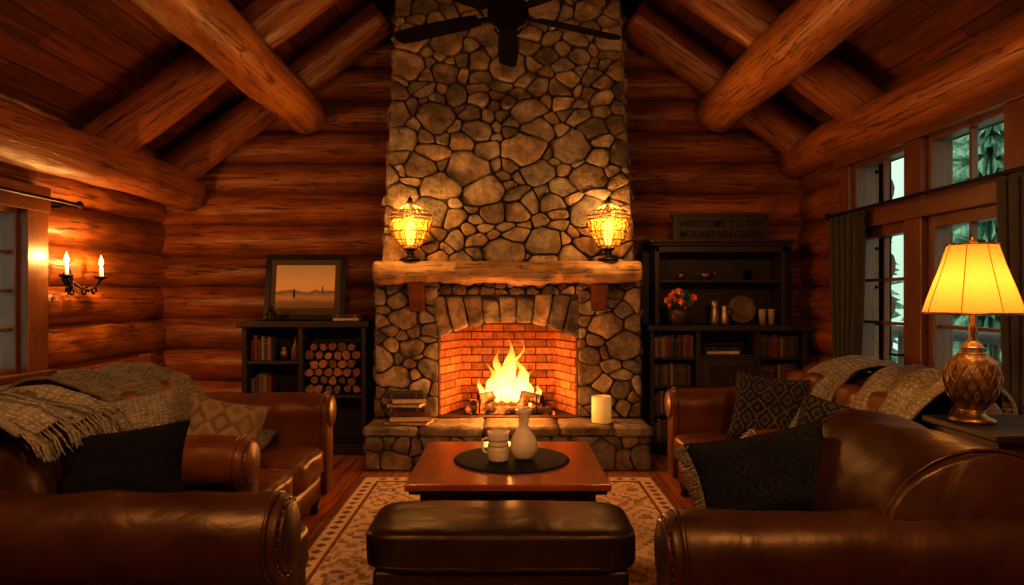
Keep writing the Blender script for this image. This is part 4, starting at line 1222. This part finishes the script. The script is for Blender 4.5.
pillow('patterned_pillow', (1.72, 3.66, .66), .46, .40, .16, rad(-30), rad(14), rad(-30), M_PILB)
pillow('fringed_pillow', (1.03, 2.80, .68), .56, .36, .18, rad(-24), rad(-12), rad(-8), M_PILD, (M_THROW, 'left'))
pillow('black_pillow', (-1.52, 2.62, .72), .62, .36, .19, rad(-20), rad(-6), rad(6), M_BLACKP)
pillow('tan_pillow', (-1.50, 3.66, .68), .40, .38, .16, rad(-26), rad(14), rad(20), M_PILT)
pillow('tan_pillow', (-1.80, 3.34, .74), .42, .38, .15, rad(-24), rad(-8), rad(28), M_CREAMT)

def blanket(name, s, prof, y0, y1, mat, skew=0., wr=.02, fringe=None, nf=26, thick=.016, widen=0.):
    b = B(name); P = [Vector((p[0], p[1])) for p in prof]
    L = [0]
    for i in range(1, len(P)): L.append(L[-1]+(P[i]-P[i-1]).length)
    def at(t):
        d = t*L[-1]
        for i in range(1, len(P)):
            if d <= L[i]+1e-9:
                f = (d-L[i-1])/(L[i]-L[i-1])
                p0, p1, p2, p3 = P[max(i-2, 0)], P[i-1], P[i], P[min(i+1, len(P)-1)]
                return .5*((2*p1)+(-p0+p2)*f+(2*p0-5*p1+4*p2-p3)*f*f+(-p0+3*p1-3*p2+p3)*f**3)
        return P[-1]
    sd = R.random()*60
    def fn(u, v):
        p = at(u); q = at(min(1, u+.02))-at(max(0, u-.02)); nrm = Vector((q.y, -q.x)); nrm = nrm.normalized() if nrm.length else Vector((0, 1))
        if nrm.y < 0 and abs(nrm.y) > abs(nrm.x): nrm = -nrm
        vv = v+.05*math.sin(u*7+sd)
        w = wr*(noise.noise(Vector((u*3, vv*7+sd, 0)))+.6*math.sin(vv*16+u*4+sd)+.55*noise.noise(Vector((u*8, vv*16, sd))))+wr*1.1
        out = Vector((-abs(nrm.x) if u > .45 else abs(nrm.x), abs(nrm.y)))
        p = p+out*w
        wid = (y1-y0)*(1+widen*u); yc = (y0+y1)/2+skew*u
        y = yc+(v-.5)*wid+.05*noise.noise(Vector((u*3, v*2, sd+9)))
        return (s*p.x, y, p.y)
    b.sheet(fn, 56, 50, mat, thick, None, (L[-1], y1-y0))
    if fringe:
        for k in range(nf):
            p = Vector(fn(1, (k+.5)/nf)); dn = Vector((-s*fringe[0], R.uniform(-.01, .01), -fringe[1]))
            for j in range(3):
                e = p+dn*R.uniform(.85, 1.1)+Vector((0, R.uniform(-.01, .01), 0)); m_ = (p+e)/2+Vector((-s*.01, R.uniform(-.01, .01), .006))
                b.tube([p, m_, e], [.004, .0035, .002], mat, 4)
    return b.done()
blanket('knit_throw', -1, [(2.44, .66), (2.44, .80), (2.38, .93), (2.26, .955), (2.14, .93), (2.02, .88), (1.90, .72), (1.80, .57), (1.62, .51), (1.45, .50)], 3.36, 4.34, M_THROW, skew=.12, wr=.032)
blanket('fringed_blanket', -1, [(2.15, .62), (2.15, .82), (2.08, .96), (1.95, .995), (1.84, .99), (1.74, .96), (1.66, .91)], 2.36, 2.98, M_FRINGE, skew=-.02, wr=.024, fringe=(.07, .09), nf=34)
blanket('cream_throw', 1, [(2.38, .70), (2.38, .85), (2.30, .945), (2.18, .955), (2.06, .92), (1.93, .82), (1.83, .66), (1.76, .56)], 4.10, 4.62, M_CREAMT, skew=-.1, wr=.028, fringe=(.03, .03))
blanket('cream_throw', 1, [(2.40, .66), (2.39, .85), (2.31, .945), (2.18, .955), (2.06, .93), (1.93, .82), (1.84, .68), (1.70, .60)], 3.34, 3.92, M_CREAMT, skew=-.12, wr=.032, fringe=(.05, .03))

b = B('end_table'); tx0, tx1, ty0, ty1, tz = 1.90, 2.45, 2.72, 3.22, .86
b.box(tx0, tx1, ty0, ty1, tz-.03, tz, M_DARK, .008); b.box(tx0+.03, tx1-.03, ty0+.03, ty1-.03, tz-.14, tz-.03, M_DARK, .004)
for x in (tx0+.05, tx1-.05):
    for y in (ty0+.05, ty1-.05): b.lathe([(.02, 0), (.026, .02), (.018, .1), (.026, .35), (.02, .6), (.03, .72)], (x, y, 0), M_DARK, 14)
b.box(tx0+.04, tx1-.04, ty0+.04, ty1-.04, .22, .24, M_DARK); b.done()
lx, ly = 2.01, 3.03
b = B('table_lamp'); c = (lx, ly, tz+.001)
b.lathe([(0, 0), (.085, 0), (.09, .012), (.07, .025), (.05, .035), (.045, .05)], c, M_BRASS, 30, col=.7)
b.lathe([(.045, .05), (.062, .07), (.092, .12), (.106, .17), (.108, .215), (.092, .26), (.058, .29), (.04, .305), (.045, .32), (.035, .335), (.02, .35)], c, M_BRONZE, 40, ribs=12, ribamp=.02)
for z, r in ((.05, .05), (.295, .054), (.32, .047)): b.lathe([(r-.006, z-.006), (r+.003, z), (r-.006, z+.006)], c, M_BRASS, 30)
b.lathe([(.018, .34), (.012, .38), (.018, .40), (.01, .42), (.008, .50)], c, M_BRASS, 16)
for k in range(16):
    for dr in (-1, 1):
        th = 2*PI*k/16
        b.tube([(c[0]+r*math.cos(th+dr*dt), c[1]+r*math.sin(th+dr*dt), c[2]+z) for r, z, dt in ((.074, .085, 0), (.095, .12, .2), (.108, .165, .4), (.110, .21, .6), (.096, .255, .8))], .0028, M_BRASS, 6, col=.55)
sp = [(.19, .47), (.172, .53), (.148, .60), (.12, .68), (.095, .765)]
b.lathe(sp, c, M_SHADE, 48, ribs=8, ribamp=.012)
for (r, z) in (sp[0], sp[-1]): b.tube([(c[0]+r*math.cos(2*PI*k/48)*(1+.012*math.cos(8*2*PI*k/48)), c[1]+r*math.sin(2*PI*k/48)*(1+.012*math.cos(8*2*PI*k/48)), c[2]+z) for k in range(49)], .005, M_BRASS, 6, caps=False)
for k in range(8):
    a = 2*PI*k/8; b.tube([(c[0]+r*1.014*math.cos(a), c[1]+r*1.014*math.sin(a), c[2]+z) for r, z in sp], .0022, M_BRASS, 5, col=.7)
for k in range(3): b.tube([(c[0], c[1], c[2]+.75), (c[0]+.093*math.cos(k*2.09), c[1]+.093*math.sin(k*2.09), c[2]+.76)], .002, M_BRASS, 5)
b.tube([(c[0], c[1], c[2]+.50), (c[0], c[1], c[2]+.77)], .003, M_BRASS, 6); b.lathe([(0, .77), (.012, .775), (.014, .79), (.006, .805), (0, .81)], c, M_BRASS, 12)
lo = b.done(); light('lamp_bulb', (lx+.0, ly, tz+.57), 5.5, (1, .48, .11), .05, lo)

def fill_fixture(x, y, z, p):  # invented hanging lamp, added outside the view as warm room fill
    b = B('added_fill_lamp')
    zc = AP-SL*abs(x)
    b.tube([(x, y, z+.22), (x, y, zc-.01)], .008, M_IRON, 8)
    b.lathe([(0, .24), (.05, .23), (.08, .20), (.08, .19), (0, .19)], (x, y, z), M_IRON, 24)
    b.lathe([(.08, .19), (.17, .08)], (x, y, z), M_SHADE, 28)
    o = b.done(); light('fill_light', (x, y, z), p, (1, .53, .19), .14, o)
fill_fixture(-1.35, 1.1, 2.75, 132); fill_fixture(1.25, 1.0, 2.75, 124)

w = bpy.data.worlds.new('overcast_sky'); bpy.context.scene.world = w; w.use_nodes = True
nt = w.node_tree; bg = nt.nodes['Background']
tc = nd(nt, 'ShaderNodeTexCoord'); sx = nd(nt, 'ShaderNodeSeparateXYZ'); nt.links.new(tc.outputs['Generated'], sx.inputs[0])
r = ramp(nt, [(0, (.22, .31, .24)), (.35, (.34, .43, .36)), (.8, (.42, .50, .44))]); nt.links.new(sx.outputs[2], r.inputs[0]); nt.links.new(r.outputs[0], bg.inputs[0])
bg.inputs[1].default_value = 2.6

cam = bpy.data.cameras.new('camera'); co = bpy.data.objects.new('camera', cam); bpy.context.collection.objects.link(co)
co.location = (0, 0, HC); co.rotation_euler = (PI/2, 0, 0)
cam.sensor_width = 36; cam.lens = 700/1024*36; cam.shift_x = 4/1024; cam.shift_y = 4.5/1024; cam.clip_start = .05
bpy.context.scene.camera = co
vs_ = bpy.context.scene.view_settings
vs_.view_transform = 'Standard'
try: vs_.look = 'Medium High Contrast'
except Exception: pass
